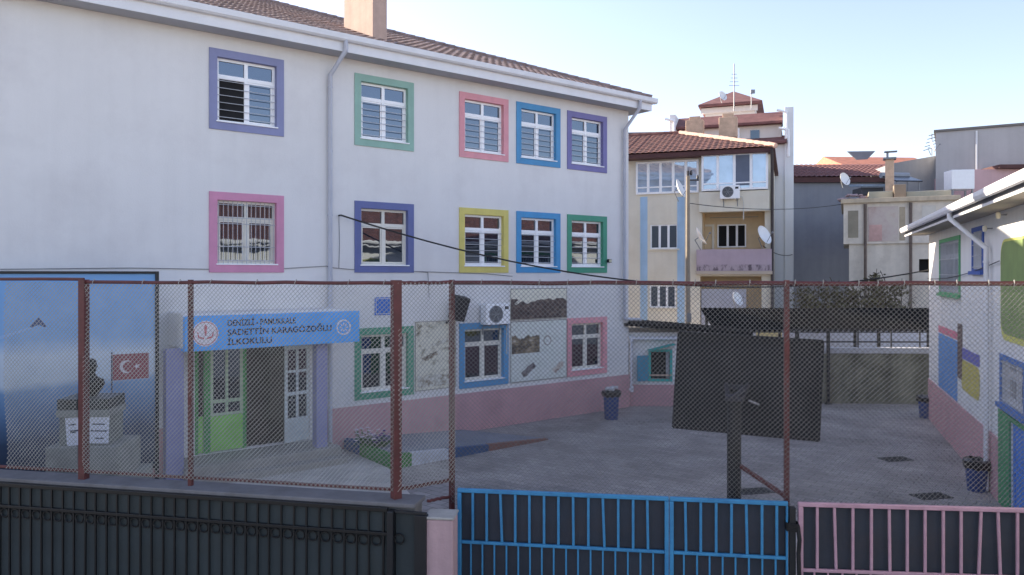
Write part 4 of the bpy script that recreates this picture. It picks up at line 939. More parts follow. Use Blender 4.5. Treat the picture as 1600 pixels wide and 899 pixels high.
# ------------------------------------------------------------------ apartment block
AP = Plane((11.64, 34.5), R(-20))
ap = thing('apartment_building', 'beige three storey apartment house with red hipped roof and recessed balconies', 'building', (AP.o.x, AP.o.y, 0), AP.a)
M_beige = mat('beige_render', al(224, 217, 200), .9, .06, .8, .2, 25, streak=.06, dirt=al(200, 188, 164), dirt_amt=.4, dirt_scale=.7)
L0 = -11.5; AT = AP.z(1205, 236) - .12
wm = (AP.x(1016), AP.x(1059), AP.z(1037, 389), AP.z(1037, 351)); wl_ = (AP.x(1015), AP.x(1056), AP.z(1037, 481), AP.z(1037, 446))
bm_ = (AP.x(1097), AP.x(1195), AP.z(1146, 422), AP.z(1146, 330)); bl_ = (AP.x(1094), AP.x(1190), AP.z(1146, 512), AP.z(1146, 432))
m = MB(); wall_grid(m, L0, 0, 0, AT, [wm, wl_], recess=.15) if False else None
def cut(mb, holes, rec):                                  # wall front with holes of differing depth
    wall_grid(mb, L0, 0, 0, AT, holes, recess=.14)
m = MB(); cut(m, [wm, wl_, bm_, bl_], .14)
m.quad((0, 0, 0), (0, 8, 0), (0, 8, AT), (0, 0, AT)); m.quad((L0, 0, 0), (L0, 8, 0), (L0, 8, AT), (L0, 0, AT)); m.quad((L0, 8, 0), (0, 8, 0), (0, 8, AT), (L0, 8, AT))
m.build('wall', M_beige, ap)
M_in = mat('balcony_render', al(226, 204, 168), .9, .1, 1, .2)
for q in (bm_, bl_):
    m = MB(); d = 1.3
    m.quad((q[0], d, q[2]), (q[1], d, q[2]), (q[1], d, q[3]), (q[0], d, q[3])); m.quad((q[0], .141, q[2]), (q[0], d, q[2]), (q[0], d, q[3]), (q[0], .141, q[3])); m.quad((q[1], .141, q[2]), (q[1], d, q[2]), (q[1], d, q[3]), (q[1], .141, q[3]))
    m.quad((q[0], .141, q[3]), (q[1], .141, q[3]), (q[1], d, q[3]), (q[0], d, q[3])); m.quad((q[0], .141, q[2]), (q[1], .141, q[2]), (q[1], d, q[2]), (q[0], d, q[2]))
    bc = m.build('balcony', M_in, ap)
    if q is bm_:
        MB().bbox(q[0] - .22, q[1] + .3, -.35, -.22, q[2] - .05, AP.z(1146, 390), .01).build('parapet', mat('mauve_parapet', al(184, 166, 176), .9, .08, 1.2, .2, streak=.08), bc)
        MB().bbox(q[0] - .25, q[1] + .33, -.38, -.002, q[2] - .2, q[2] - .051, .01).build('balcony_slab', mat('slab_render', al(190, 176, 160), .9, .1, 1), bc)
        MB().box(q[0] - .2, q[1] + .28, -.356, -.3505, q[2] - .03, q[2] + .24).build('lattice_strip', picture_mat('lattice_pattern', [(.40, al(96, 82, 92)), (.52, al(176, 160, 168))], 5, (1, 1, .4)), bc)  # decorative dark band along the foot of the parapet
        x0, x1 = AP.x(1098, d), AP.x(1116, d); z0, z1 = q[2] + .02, AP.z(1108, 351, d)
        w2 = MB().frame(x0, x1, z0, z1, .1, d - .06, d - .005).build('balcony_door', mat('cream_window_frame', al(226, 222, 210), .5), bc)
        x0, x1 = AP.x(1121, d), AP.x(1166, d); zz0, zz1 = AP.z(1140, 387, d), AP.z(1140, 351, d); m = MB(); m.frame(x0, x1, zz0, zz1, .06, d - .06, d - .005)
        for f in (.36, .68): m.box(x0 + f * (x1 - x0) - .05, x0 + f * (x1 - x0) + .05, d - .062, d - .006, zz0 + .06, zz1 - .06)
        m.build('window', M_white, bc)
        m = MB(); m.quad((x0 + .06, d - .02, zz0 + .06), (x1 - .06, d - .02, zz0 + .06), (x1 - .06, d - .02, zz1 - .06), (x0 + .06, d - .02, zz1 - .06)); m.build('pane', M_dark, bc)
        m = MB(); m.tube([(q[0] + .3, .5, q[3] - .25), (q[1] - .3, .5, q[3] - .25)], .012, 5); m.build('washing_line', M_steel, bc)
    else:
        x0, x1 = AP.x(1096, .2), AP.x(1166, .2); m = MB(); m.box(x0, x1, .17, .2, q[2], AP.z(1130, 452)); 
        for k in range(9): m.box(x0, x1, .155, .169, q[2] + .05 + k * .17, q[2] + .17 + k * .17)
        m.build('shutter', mat('grey_shutter', al(176, 178, 190), .6, .08, 2), bc)
for q in (wm, wl_):
    m = MB(); m.frame(q[0], q[1], q[2], q[3], .06, .04, .1)
    for f in (.34, .66): m.box(q[0] + f * (q[1] - q[0]) - .05, q[0] + f * (q[1] - q[0]) + .05, .038, .098, q[2] + .06, q[3] - .06)
    wn = m.build('window', M_white, ap)
    MB().quad((q[0], .11, q[2]), (q[1], .11, q[2]), (q[1], .11, q[3]), (q[0], .11, q[3])).build('pane', M_glass_dark, wn); MB().bbox(q[0] - .08, q[1] + .08, -.08, .04, q[2] - .07, q[2] - .002, .006).build('sill', M_beige, wn)
M_curt = glass_mat('curtained_glass', al(150, 168, 188), .35)
def glazed(x0, x1, z0, z1, yf, panes, nm):
    m = MB(); m.frame(x0, x1, z0, z1, .09, yf, yf + .08); rail_ = z0 + .32
    for k in range(1, panes): xx = x0 + (x1 - x0) * k / panes; m.box(xx - .06, xx + .06, yf - .003, yf + .077, z0 + .09, z1 - .09)
    m.box(x0 + .09, x1 - .09, yf + .003, yf + .07, rail_ - .03, rail_ + .03)
    g = m.build('glazed_balcony', M_white, ap)
    MB().quad((x0, yf + .05, z0), (x1, yf + .05, z0), (x1, yf + .05, z1), (x0, yf + .05, z1)).build('pane', M_curt, g)
    m = MB(); m.box(x0, x1, yf + .081, -.001, z1 - .08, z1); m.box(x0, x1, yf + .081, -.001, z0, z0 + .08)
    if yf < -.1: m.box(x0, x0 + .06, yf + .081, -.001, z0 + .081, z1 - .081); m.box(x1 - .06, x1, yf + .081, -.001, z0 + .081, z1 - .081)
    m.build('surround', M_white, g); return g
glazed(AP.x(994), AP.x(1092), AP.z(1040, 303), AP.z(1040, 252), -.10, 5, 'l')
g2 = glazed(AP.x(1096, -.5), AP.x(1200, -.5), AP.z(1150, 297, -.5), AP.z(1150, 239, -.5), -.5, 4, 'r')
MB().box(AP.x(1163, -.5) - .5, AP.x(1163, -.5) + .35, -.47, -.455, AP.z(1150, 290, -.5), AP.z(1150, 243, -.5)).build('blind', mat('dark_blind', al(104, 112, 128), .8), g2)
# lower box of the bay, over the recess
MB().bbox(AP.x(1092, -.45), AP.x(1202, -.45), -.45, -.002, bm_[3] - .05, AP.z(1150, 298, -.5) - .01, .01).build('bay_parapet', M_beige, ap)
m = MB()
for px in (1006, 1064): x = AP.x(px); m.box(x - .17, x + .17, -.012, -.001, 0, AP.z(px, 308))
m.build('painted_stripe', mat('pale_blue_paint', al(166, 196, 222), .8, .08, 2, streak=.15), ap)
EH = AT - .02; oe = .75; oR = .18; pr_ = .35; cA, sA = math.cos(math.atan(pr_)), math.sin(math.atan(pr_)); hwA = 4 + oe
m = MB(); m.box(L0 - .5, oR, -oe, 8 + oe, EH, EH + .19); m.build('eave', mat('brown_eave', al(86, 56, 54), .8, .15, 3), ap)
m = MB(); tiled(m, (L0 - .5, -oe - .05, EH + .20), (1, 0, 0), (0, cA, sA), oR - L0 + .5, hwA / cA, 0, cA, per=.26, row=.40, hh=.035, lip=.025, ns=4)
zr = EH + .20 + pr_ * hwA; m.quad((L0 - .5, 8 + oe, EH + .20), (oR, 8 + oe, EH + .20), (oR - hwA, 4, zr), (L0 - .5, 4, zr)); m.add([(oR, -oe, EH + .20), (oR, 8 + oe, EH + .20), (oR - hwA, 4, zr)], [(0, 1, 2)])
rf = m.build('roof', M_terra, ap); m = MB(); ridge(m, (L0 - .5, 4, zr + .05), (oR - hwA, 4, zr + .05), .13, .4); m.build('ridge_tile', M_terra, rf)
m = MB(); ridge(m, (oR - hwA, 4, zr + .05), (oR, -oe, EH + .25), .14, .4); m.build('hip_tile', mat('pale_hip_tile', al(214, 176, 156), .8, .25, 4), rf)  # hip tiles in a paler tone than the rest of the roof
for px, d in ((1086, 4.6), (1138, 4.4)):
    x = AP.x(px, d); m = MB(); m.bbox(x - .45, x + .45, d - .3, d + .3, zr - .3, zr + .75, .03); m.bbox(x - .28, x + .28, d - .2, d + .2, zr + .76, zr + .95, .02); m.build('chimney', mat('pale_chimney', al(206, 176, 150), .9, .2, 3, .3), rf)
m = MB(); x = AP.x(1206); m.tube([(x + .02, -oe - .05, EH + .1), (x + .02, -.12, EH - .9), (x + .02, -.12, .1)], .07, 8); m.build('downpipe', mat('dark_downpipe', al(72, 66, 68), .6, .2, 4), ap, True)
xa = AP.x(1126, -.45)
ac2 = aircon('white air conditioner unit under the glazed top balcony of the beige house', tuple(AP.w(xa, -.45, AP.z(1140, 312, -.6))), AP.a)

# satellite dishes
M_dish = mat('white_dish', al(228, 228, 228), .45, .05, 4)
def dish_thing():
    t = thing('satellite_dish', 'dish', 'satellite dish', (0, 0, 0), 0, 'satellite dishes')
    prof = [(r, .12 * r * r / .16) for r in (0.001, .1, .2, .3, .38, .42)]
    A = Matrix.Rotation(R(90), 4, 'X')
    m = MB(); m.lathe(prof + [(r, z - .015) for r, z in prof[::-1]], (0, 0, 0), 24, A); m.build('bowl', M_dish, t, True)
    m = MB(); m.tube([(0, -.02, -.38), (0, -.45, -.08)], .012, 6); m.bbox(-.035, .035, -.52, -.44, -.11, -.04, .01); m.build('feed_arm', M_steel, t)
    m = MB(); m.tube([(0, .03, 0), (0, .2, -.02), (0, .2, -.5)], .022, 6); m.build('mount', M_steel, t); return t
d0 = dish_thing()
dishes = [  # px, py, depth, yaw, tilt, scale, label
 (1060, 296, 33.6, 62, 22, 1.0, 'bright white dish on the pole in front of the left glazed balcony'),
 (1092, 371, 33.9, 78, 30, 1.05, 'white dish seen nearly edge-on beside the recessed balcony'),
 (1191, 369, 33.8, 40, 24, 1.05, 'large white dish at right end of the mauve balcony parapet'),
 (1150, 468, 32.6, 42, 24, .75, 'small white dish just above the dark canopy roof'),
 (1318, 281, 38.2, 28, 18, .8, 'bluish dish on the flat roof edge of the derelict house'),
 (1455, 229, 43.0, 60, 20, .9, 'white dish beside the top step of the tall grey wall'),
 (1128, 151, 44.5, 30, 20, .7, 'pale dish on top of the tower roof beside the mast')]
for i, (px, py, Y, yaw, tilt, sc, lb_) in enumerate(dishes):
    o = d0 if i == 0 else copy_thing(d0, (0, 0, 0), 0, lb_)
    o['label'] = lb_; o.location = P(px, py, Y); o.rotation_euler = (R(-tilt), 0, R(yaw)); o.scale = (sc, sc, sc)

# utility pole
up_ = P(1075, 500, 30.3); ut = thing('utility_pole', 'slim pale utility pole in front of the beige apartment house', 'pole', (up_.x, up_.y, 0))
zt_ = P(1075, 275, 30.3).z
MB().tube([(0, 0, 0), (0, 0, zt_)], .11, 10, True, .075).build('pole', mat('pole_concrete', al(158, 144, 126), .85, .15, 2, .2, streak=.2), ut, True)
m = MB(); m.tube([(.0, 0, zt_ - .02), (.0, 0, zt_ + .2)], .05, 8); m.bbox(-.02, .42, -.03, .03, zt_ - .2, zt_ - .14, .006); m.lathe([(.02, 0), (.06, .04), (.05, .16), (.02, .2)], (.12, 0, zt_ + .02), 10); m.lathe([(.02, 0), (.05, .04), (.04, .14), (.02, .18)], (.38, 0, zt_ - .14), 10); m.build('insulator', mat('dark_insulator', al(60, 54, 54), .4), ut)
m = MB(); m.bbox(-.09, .09, -.2, -.1, 2.6, 2.95, .01); m.build('junction_box', M_steel, ut)
m = MB(); a = P(1078, 300, 30.3); m.tube(sag(P(1078, 318, 30.3), P(1318, 319, 38), .25, 20), .018, 4); tag(m.build('service_wire', M_cable), 'dark service wire from the utility pole across to the derelict house', 'cable')
m = MB(); m.tube(sag(P(1192, 384, 34.0), P(1238, 398, 41.8), .2, 14), .02, 4); tag(m.build('drooping_wire', M_cable), 'short dark wire drooping right of the beige apartment house', 'cable')

# ------------------------------------------------------------------ tower block behind
TW = Plane((15.12, 42.0), R(-20))
tw = thing('tower_building', 'taller cream apartment block with stepped red roof bands behind the beige house', 'building', (TW.o.x, TW.o.y, 0), TW.a)
M_cream = mat('cream_render', al(228, 222, 216), .9, .05, .8, .15, streak=.04); M_lgrey = mat('light_grey_render', al(232, 232, 232), .9, .04, .6, .15, streak=.04)
xl, xr = TW.x(1049), 0.0; z1 = TW.z(1215, 226); z2 = TW.z(1215, 192)
m = MB(); m.box(xl, xr, 0, 9, 0, z1); m.box(xl + .4, xr - .35, .5, 9, z1 + .001, z2); m.build('wall', M_lgrey, tw)
m = MB(); m.box(xl + .42, xr - .37, .47, .499, z1 + .3, z2 - .02); m.build('upper_wall', M_cream, tw)
M_rband = mat('red_brown_tile', al(120, 82, 80), .85, .25, 2, .3)
def band(x0, x1, y0, zb, zt, d=1.2, name='roof'):
    m = MB(); m.add([(x0, y0, zb), (x1, y0, zb), (x1, y0 + d, zb), (x0, y0 + d, zb), (x0, y0, zb + .12), (x1, y0, zb + .12), (x1, y0 + d, zt), (x0, y0 + d, zt)], [(0, 1, 2, 3), (4, 5, 6, 7), (0, 1, 5, 4), (2, 3, 7, 6), (0, 4, 7, 3), (1, 2, 6, 5)])
    return m.build(name, M_rband, tw)
band(TW.x(1165), xr - .1, -.4, z1 + .02, z1 + .62); band(xl + .25, xr - .3, .0, z2 + .001, z2 + .85, 1.3)
m = MB(); m.bbox(TW.x(1226), TW.x(1240), -.12, 4, 0, TW.z(1232, 168), .02); m.bbox(xl - .1, xl + .25, -.1, 2, 0, TW.z(1052, 180), .02); m.build('end_wall', M_lgrey, tw)
for px, py in ((1229, 172), (1232, 200), (1054, 186)):
    x = TW.x(px); z = TW.z(px, py); m = MB(); m.tube([(x - .5, -.16, z), (x, -.18, z - .15), (x, -.18, z - 1.6)], .07, 8); m.build('spout', M_white, tw)
yb_ = 3.0; m = MB(); m.box(TW.x(1102, yb_), TW.x(1180, yb_), yb_, 8, z2 + .3, TW.z(1140, 166, yb_)); m.box(TW.x(1096, yb_), TW.x(1184, yb_), yb_ - .25, yb_ - .001, TW.z(1140, 176, yb_), TW.z(1140, 168, yb_)); m.build('penthouse', M_cream, tw)
za_ = TW.z(1140, 167, yb_); m = MB(); x0, x1 = TW.x(1091, yb_ - .6), TW.x(1191, yb_ - .6); xm = (x0 + x1) / 2
m.add([(x0, yb_ - .6, za_), (x1, yb_ - .6, za_), (x1, 8.6, za_), (x0, 8.6, za_), (x0, yb_ - .6, za_ + .12), (x1, yb_ - .6, za_ + .12), (x1, 8.6, za_ + .12), (x0, 8.6, za_ + .12), (xm, 5.6, za_ + 1.5)], [(0, 1, 2, 3), (0, 1, 5, 4), (1, 2, 6, 5), (2, 3, 7, 6), (3, 0, 4, 7), (4, 5, 8), (5, 6, 8), (6, 7, 8), (7, 4, 8)]); m.build('roof', M_rband, tw)
m = MB(); x0, x1 = TW.x(1172), TW.x(1186); m.box(x0, x1, .44, .469, z1 + .35, z2 - .25); m.build('window', M_glass_dark, tw)
m = MB(); m.bbox(TW.x(1150), TW.x(1155), .2, .49, z1 + .2, z2 - .1, .02); m.build('flue', M_white, tw)
mst = P(1147, 158, 44.8); t = thing('antenna_mast', 'thin tall antenna mast on the top roof of the tower block', 'antenna', tuple(mst))
MB().tube([(0, 0, -.6), (0, 0, (158 - 100) * 44.8 / F)], .035, 6).build('mast', M_steel, t)
m = MB()
for k in range(4): m.tube([(-.3 + .05 * k, 0, .9 + .22 * k), (.3 - .05 * k, 0, .9 + .22 * k)], .014, 5)
m.build('antenna_element', M_steel, t)
t = thing('roof_antenna', 'short bent antenna right of the tall mast on the tower block', 'antenna', tuple(P(1174, 160, 44)))
m = MB(); m.tube([(0, 0, -.4), (0, 0, .45), (.12, 0, .6)], .03, 6); m.build('mast', M_steel, t); m = MB(); m.bbox(-.05, .2, -.05, .05, .5, .72, .01); m.build('receiver', M_steel, t)

dh = P(985, 215, 46); t = thing('roof_house', 'house with dark grey roof peeping out between the school and the beige house', 'building', (dh.x, dh.y, 0), R(-6))
x1 = 2.35; m = MB(); m.box(-6, x1 - .1, 0, 7, 0, dh.z); m.build('wall', mat('white_house_wall', al(216, 216, 220), .9, .06, 1), t)
m = MB(); m.prism([(-.5, dh.z), (7.5, dh.z), (3.5, dh.z + .95), (-.5, dh.z + .18)], -6.3, x1, 'x'); m.build('roof', mat('dark_grey_tile', al(96, 92, 96), .85, .2, 3, .3), t)

# ------------------------------------------------------------------ grey blank wall house, derelict house, concrete block, orange roof
gb = P(1236, 440, 47); t = thing('grey_building', 'blank blue-grey house wall under dark red roof, right of the tower block', 'building', (gb.x, gb.y, 0), R(-2))
gw_ = 10.5; zt_ = P(1240, 286, 47).z
MB().box(0, gw_, 0, 8, 0, zt_).build('wall', mat('blue_grey_render', al(150, 152, 158), .9, .08, .5, .15, streak=.08, dirt=al(124, 130, 142), dirt_amt=.5, dirt_scale=.4), t)
m = MB(); m.box(-.1, gw_ + .1, -.3, 8.2, zt_ + .001, zt_ + .3); m.build('eave', mat('brown_eave', al(86, 56, 54), .8), t)
m = MB(); tiled(m, (-.1, -.35, zt_ + .3), (1, 0, 0), (0, .95, .31), gw_ + .2, 4.2, 0, 0, per=.3, row=.45, hh=.05, ns=4); m.quad((-.1, 8.2, zt_ + .3), (gw_ + .1, 8.2, zt_ + .3), (gw_ + .1, 3.65, zt_ + 1.6), (-.1, 3.65, zt_ + 1.6)); m.build('roof', mat('dark_red_tile', al(124, 86, 84), .85, .3, 2.5, .3), t)
gb = P(1330, 270, 56); t = thing('orange_roof_house', 'house with bright orange tiled roof and small grey gable far behind', 'building', (gb.x, gb.y, 0), R(4))
zo = gb.z + .55; m = MB(); m.box(0, 6.5, 0, 7, 0, zo - .2); m.build('wall', M_lgrey, t)
m = MB(); m.prism([(-.4, zo - .2), (3.5, zo + 1.15), (7.4, zo - .2)], -.4, 6.9, 'x'); m.build('roof', mat('orange_tile', al(188, 122, 98), .85, .2, 2.5, .3), t)
m = MB(); m.prism([(-.6, zo + .9), (1.5, zo + .95), (.9, zo + .35), (.1, zo + .3)], -.6, -.5, 'y'); m.build('gable', mat('grey_gable', al(120, 126, 134), .9), t)

DL = Plane((P(1318, 400, 37.5).x, 37.5), R(-23.6))
dl_ = thing('derelict_building', 'dirty beige flat roofed house with patched wall panels and thin pipes', 'building', (DL.o.x, DL.o.y, 0), DL.a)
M_dirty = mat('dirty_beige_render', al(222, 212, 198), .95, .1, .8, .3, 12, streak=.1, dirt=al(172, 162, 150), dirt_amt=.6, dirt_scale=.7)
dxr = DL.x(1500); zs_ = DL.z(1380, 381); zt_ = DL.z(1380, 317)
wh = (DL.x(1436), DL.x(1456), DL.z(1445, 426), DL.z(1445, 405))
m = MB(); wall_grid(m, .25, dxr, 0, zs_, [wh], recess=.3); m.quad((.25, 0, 0), (.25, 7, 0), (.25, 7, zs_), (.25, 0, zs_)); m.box(0, dxr, -.12, 7, zs_ + .001, zt_); m.build('wall', M_dirty, dl_)
MB().quad((wh[0], .29, wh[2]), (wh[1], .29, wh[2]), (wh[1], .29, wh[3]), (wh[0], .29, wh[3])).build('window', M_dark, dl_)
MB().bbox(-.12, dxr, -.3, 7.1, zt_ + .001, zt_ + .22, .02).build('cornice', mat('stained_cornice', al(196, 180, 156), .9, .2, 2, .3, streak=.15), dl_)
m = MB()
def pz(a, b, c_, d, col_, nm, y0=-.135): MB().box(DL.x(a), DL.x(b), y0, -.1205 if y0 > -.137 else -.1352, DL.z(a, d), DL.z(a, c_)).build(nm, col_, dl_)
M_sq = picture_mat('patched_panel', [(.30, al(178, 150, 140)), (.50, al(196, 180, 172)), (.62, al(200, 188, 176)), (.75, al(188, 160, 150))], 1.2)
pz(1325, 1341, 330, 372, mat('brown_grey_patch', al(152, 144, 128), .95, .15, 2), 'panel'); pz(1356, 1403, 324, 378, M_sq, 'panel'); pz(1358, 1378, 352, 377, mat('pink_stain', al(204, 166, 158), .95, .2, 2), 'panel', -.1395); pz(1405, 1414, 324, 376, mat('tan_strip', al(176, 162, 140), .9, .15, 3), 'panel'); pz(1440, 1462, 322, 365, mat('pale_patch', al(206, 200, 190), .9, .1, 2), 'panel')
for px in (1352, 1423):
    x = DL.x(px, -.2); m = MB(); m.tube([(x, -.2, 0.3), (x, -.2, zt_ - .05)], .07, 8); m.build('pipe', mat('rusty_pipe', al(104, 90, 82), .7, .25, 4), dl_, True)
m = MB(); m.bbox(DL.x(1357), DL.x(1396), .3, 2, zt_ + .221, DL.z(1380, 298), .03); m.bbox(DL.x(1417), dxr - .3, .5, 2.5, zt_ + .221, DL.z(1440, 297), .03); m.build('roof_parapet', mat('olive_grey_render', al(182, 176, 156), .95, .15, 1, .3, streak=.1), dl_)
m = MB(); m.bbox(DL.x(1397), DL.x(1416), .1, 1, zt_ + .221, DL.z(1405, 288), .02); m.build('roof_box', mat('brown_box_render', al(150, 134, 116), .95, .15, 2, .3), dl_)
x, y_ = DL.x(1390, 3), 3.0; z0 = zt_ + .2; m = MB(); m.bbox(x - .2, x + .2, y_ - .2, y_ + .2, z0, DL.z(1390, 250, 3), .02); ch = m.build('chimney', mat('pale_chimney', al(206, 176, 150), .9), dl_)
zc = DL.z(1390, 250, 3); m = MB(); m.bbox(x - .3, x + .3, y_ - .3, y_ + .3, zc + .001, zc + .1, .01); m.tube([(x - .1, y_, zc + .1), (x - .1, y_, zc + .4)], .06, 8); m.bbox(x - .25, x + .35, y_ - .15, y_ + .15, zc + .38, zc + .44, .01); m.build('cap', M_steel, ch)
rm = P(1337, 303, 37.9); t = thing('rubble_heap', 'heap of pinkish rags and rubble on the flat roof corner of the derelict house', 'rubble', (rm.x, rm.y, zt_ + .22))
m = MB()
for k in range(26):
    a = rnd.uniform(-.75, .75); hgt = (.75 - abs(a)) * .55; A = Matrix.Translation((a, rnd.uniform(-.1, .5), rnd.uniform(.02, max(.05, hgt)))) @ Matrix.Rotation(rnd.uniform(0, 3), 4, 'Z') @ Matrix.Rotation(rnd.uniform(-.6, .6), 4, 'X'); s = rnd.uniform(.08, .2); m.bbox(-s, s, -s * .7, s * .7, -s * .3, s * .35, .03, A)
m.build('debris', mat('pink_rags', al(168, 148, 152), .95, .3, 3), t); t.children[0]['kind'] = 'stuff'
t = thing('roof_panel', 'low blue-grey sheet roof lying on the flat roof before the chimney', 'roof panel', tuple(P(1346, 292, 40)))
MB().bbox(0, 1.35, 0, 1.5, 0, .12, .02, Matrix.Rotation(R(6), 4, 'X')).build('sheet', mat('blue_sheet', al(132, 150, 168), .5, .1, 3), t); MB().bbox(.1, 1.25, .2, 1.3, -.4, -.02, .02).build('base', mat('dark_base', al(70, 72, 78), .8), t)
t = thing('solar_collector', 'dark tilted solar panel on the roof right of the chimney', 'solar panel', tuple(P(1400, 284, 40.5)), R(6))
MB().bbox(0, 1.5, 0, 1.3, 0, .07, .01, Matrix.Rotation(R(18), 4, 'X')).build('panel', mat('solar_glass', al(40, 48, 62), .2), t); m = MB(); m.box(.1, .14, .1, .14, -.6, .02); m.box(1.36, 1.4, .1, .14, -.6, .02); m.box(.1, .14, 1.1, 1.14, -.6, .34); m.box(1.36, 1.4, 1.1, 1.14, -.6, .34); m.build('stand', M_steel, t); MB().tube([(-.05, 1.3, .5), (1.55, 1.3, .5)], .16, 12).build('tank', mat('tank_grey', al(150, 154, 160), .5), t)

CB = Plane((P(1462, 300, 44).x, 44.0), R(-30))
cb = thing('concrete_building', 'tall plain grey concrete wall of a house at upper right', 'building', (CB.o.x, CB.o.y, 0), CB.a)
M_conc = mat('grey_concrete_render', al(188, 184, 182), .9, .06, .4, .15, streak=.08, dirt=al(164, 160, 158), dirt_amt=.5, dirt_scale=.35)
zt_ = CB.z(1464, 207); MB().box(0, 9, 0, 7, 0, zt_).build('wall', M_conc, cb)
MB().bbox(-.1, 9.1, -.1, 7, zt_ + .001, zt_ + .14, .02).build('coping', mat('dark_coping', al(120, 116, 112), .9), cb)
m = MB(); xx = CB.x(1526); m.tube([(xx, -.06, 3), (xx, -.06, zt_ - .1)], .05, 6); m.build('pipe', M_lgrey, cb)
cl = thing('concrete_annex', 'lower dark grey house wall with sloped top beside the tall concrete wall', 'building', (P(1392, 300, 46).x, 46, 0), R(-6))
za, zb = P(1392, 256, 46).z, P(1470, 240, 46).z; m = MB(); m.prism([(0, 0), (3.6, 0), (3.6, zb), (0, za)], 0, 5, 'y'); m.build('wall', mat('dark_grey_render', al(150, 152, 156), .9, .1, .6, .2, streak=.08), cl)
wt = P(1487, 296, 40); t = thing('water_tank', 'white box-shaped water tank on a thin stand above the annex roof', 'water tank', tuple(wt), R(-8))
MB().bbox(0, 1.12, 0, 1.0, 0, 1.02, .03).build('tank', M_white, t); m = MB()
for x in (.05, 1.0):
    for y_ in (.05, .88): m.box(x, x + .07, y_, y_ + .07, -wt.z + .02 if False else -3.0, -.002)
m.build('stand', M_steel, t); MB().lathe([(.0, 1.02), (.22, 1.025), (.22, 1.06), (0, 1.07)], (.5, .5, 0), 14).build('lid', M_steel, t)
pk = P(1519, 300, 41.5); t = thing('pink_wall_house', 'house with plain pink wall behind the white water tank', 'building', (pk.x, pk.y, 0), R(-4))
MB().box(0, 5, 0, 5, 0, P(1520, 265, 41.5).z).build('wall', mat('pink_render', al(206, 170, 170), .9, .06, 1, streak=.1), t); MB().bbox(1.2, 5.2, -.4, 5, P(1520, 265, 41.5).z + .001, P(1520, 262, 41.5).z + .1, .02).build('roof', mat('brown_eave', al(86, 56, 54), .8), t)
t = thing('roof_aerial', 'dark aerial with several rods on the ledge left of the tall concrete wall', 'antenna', tuple(P(1456, 241, 45)))
m = MB(); m.tube([(0, 0, -.1), (0, 0, 1.2)], .03, 6); m.build('mast', M_steel, t); m = MB()
for k in range(5): m.tube([(-.5 + .08 * k, 0, .2 + .22 * k), (.2 + .05 * k, 0, .42 + .2 * k)], .02, 5)
m.build('antenna_element', M_black, t)

# ------------------------------------------------------------------ shrubs behind the canopy
def shrub(px, Y, ztop, spread, label, leafy):
    b = P(px, 500, Y); t = thing('shrub', label, 'shrub', (b.x, b.y, 0), 0, 'shrubs behind the canopy'); st, lf = MB(), MB()
    for k in range(13):
        a = rnd.uniform(0, 6.28); r = spread * rnd.uniform(.2, 1); h = ztop * rnd.uniform(.72, 1.0)
        pts = [Vector((0, 0, 0)), Vector((r * .3 * math.cos(a), r * .3 * math.sin(a), h * .4)), Vector((r * .7 * math.cos(a + .2), r * .7 * math.sin(a + .2), h * .75)), Vector((r * math.cos(a + .3), r * math.sin(a + .3), h))]
        st.tube(pts, .05, 5, True, .012)
        for j in range(7):
            q = pts[1].lerp(pts[3], rnd.random()); d = Vector((rnd.uniform(-1, 1), rnd.uniform(-1, 1), rnd.uniform(.2, 1))) * .4; st.tube([q, q + d], .014, 4)
            for _ in range(leafy):
                c_ = q + d * rnd.random() + Vector((rnd.gauss(0, .14), rnd.gauss(0, .14), rnd.gauss(0, .14)));
                if c_.z > h * .93 + .1: continue
                u1 = Vector((rnd.uniform(-1, 1), rnd.uniform(-1, 1), rnd.uniform(-1, 1))).normalized() * .12; u2 = u1.cross(Vector((rnd.random(), rnd.random(), 1))).normalized() * .06; lf.quad(c_ - u1, c_ + u2, c_ + u1, c_ - u2)
    st.build('trunk', mat('bark', al(74, 64, 54), .9, .25, 6), t); lf.build('foliage', mat('olive_leaf', al(104, 100, 74), .85, .4, 3), t)
shrub(1270, 33.5, 4.15, 1.1, 'low leafy shrub before the blue-grey house wall', 16)
shrub(1352, 34.0, 4.75, .9, 'tallest shrub with upright bare stems rising before the derelict house', 13)
shrub(1400, 34.5, 4.35, 1.3, 'wide olive shrub with bare twigs right of the tallest shrub', 17)
shrub(1312, 34.2, 4.25, 1.0, 'small shrub between the tallest shrub and the low leafy one', 17)

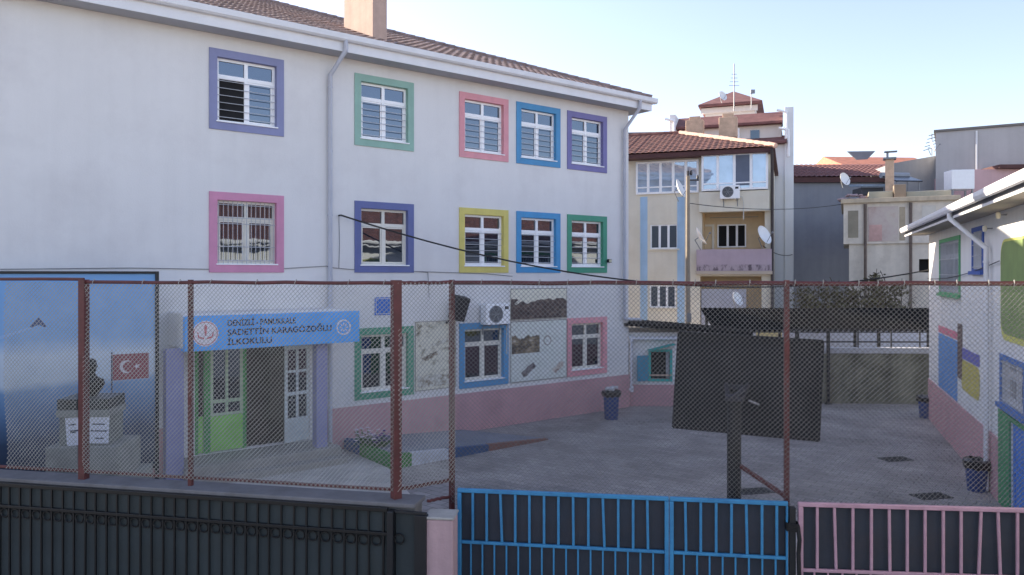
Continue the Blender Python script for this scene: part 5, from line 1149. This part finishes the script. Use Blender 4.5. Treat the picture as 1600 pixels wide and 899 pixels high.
# ------------------------------------------------------------------ bins and drain grates
def bin_thing(label, px, py, w_, h_, full=True):
    p = G(px, py); t = thing('waste_bin', label, 'bin', (p.x, p.y, 0), R(rnd.uniform(-15, 15)), 'blue waste bins in the yard'); r = w_ / 2
    MB().lathe([(.0, .02), (r * .78, .0), (r * .82, .02), (r, h_), (r + .02, h_ + .01), (r + .02, h_ + .04), (r - .02, h_ + .04), (r - .03, h_ - .05), (0, h_ - .06)], (0, 0, 0), 20).build('body', mat('bin_blue', al(40, 66, 122), .5, .15, 4), t, True)
    m = MB(); n = 22
    prof = [(r + .025, h_ - .12), (r + .05, h_ - .02), (r + .05, h_ + .045), (r * .85, h_ + .07), (r * .6, h_ + .03), (.01, h_ + .02)]; vs = []; fs = []
    for i, (q, z) in enumerate(prof):
        for j in range(n): tt = 2 * math.pi * j / n; k = 1 + rnd.uniform(-.07, .07); vs.append((q * k * math.cos(tt), q * k * math.sin(tt), z + rnd.uniform(-.025, .025)))
    for i in range(len(prof) - 1):
        for j in range(n): fs.append((i * n + j, i * n + (j + 1) % n, (i + 1) * n + (j + 1) % n, (i + 1) * n + j))
    m.add(vs, fs); m.build('bin_bag', mat('black_bag', al(22, 22, 26), .35, .2, 8), t, True)
    if full:
        m = MB()
        for k in range(7): a = rnd.uniform(0, 6.28); q = rnd.uniform(0, r * .6); s = rnd.uniform(.05, .1); m.bbox(-s, s, -s * .7, s * .7, -s * .4, s * .5, .02, Matrix.Translation((q * math.cos(a), q * math.sin(a), h_ + .08 + rnd.uniform(0, .08))) @ Matrix.Rotation(rnd.uniform(0, 3), 4, 'Z') @ Matrix.Rotation(rnd.uniform(-.7, .7), 4, 'X'))
        m.build('rubbish', mat('pale_rubbish', al(186, 186, 188), .7, .2, 5), t)
    return t
bin_thing('blue bin with black bag against the pink base of the annex', 1527, 767, .46, .60, False)
bin_thing('blue bin in the far corner where annex meets the concrete wall', 1448, 653, .5, .62, False)
bin_thing('blue bin heaped with pale rubbish at the school corner', 955, 655, .5, .82, True)
def grate(label, px, py):
    p = G(px, py); t = thing('drain_grate', label, 'drain', (p.x, p.y, .004), R(12), 'drain grates in the paving'); m = MB(); m.frame(-.36, .36, -.2, .2, .04, 0, .012); 
    m2 = MB(); m2.v = [(x, z, y) for x, y, z in m.v]; m2.f = m.f; m2.mi = m.mi; m2.build('rim', M_black, t)
    m = MB()
    for k in range(9): x = -.3 + k * .075; m.box(x - .014, x + .014, -.16, .16, .0, .011)
    m.build('bars', M_black, t); MB().box(-.32, .32, -.16, .16, -.003, -.001).build('pit', M_dark, t)
grate('dark drain grate in the yard paving farther from the gate', 1399, 718); grate('dark drain grate just above the pink gate rail', 1455, 776); grate('dark drain grate beside the hoop pole', 1178, 768)
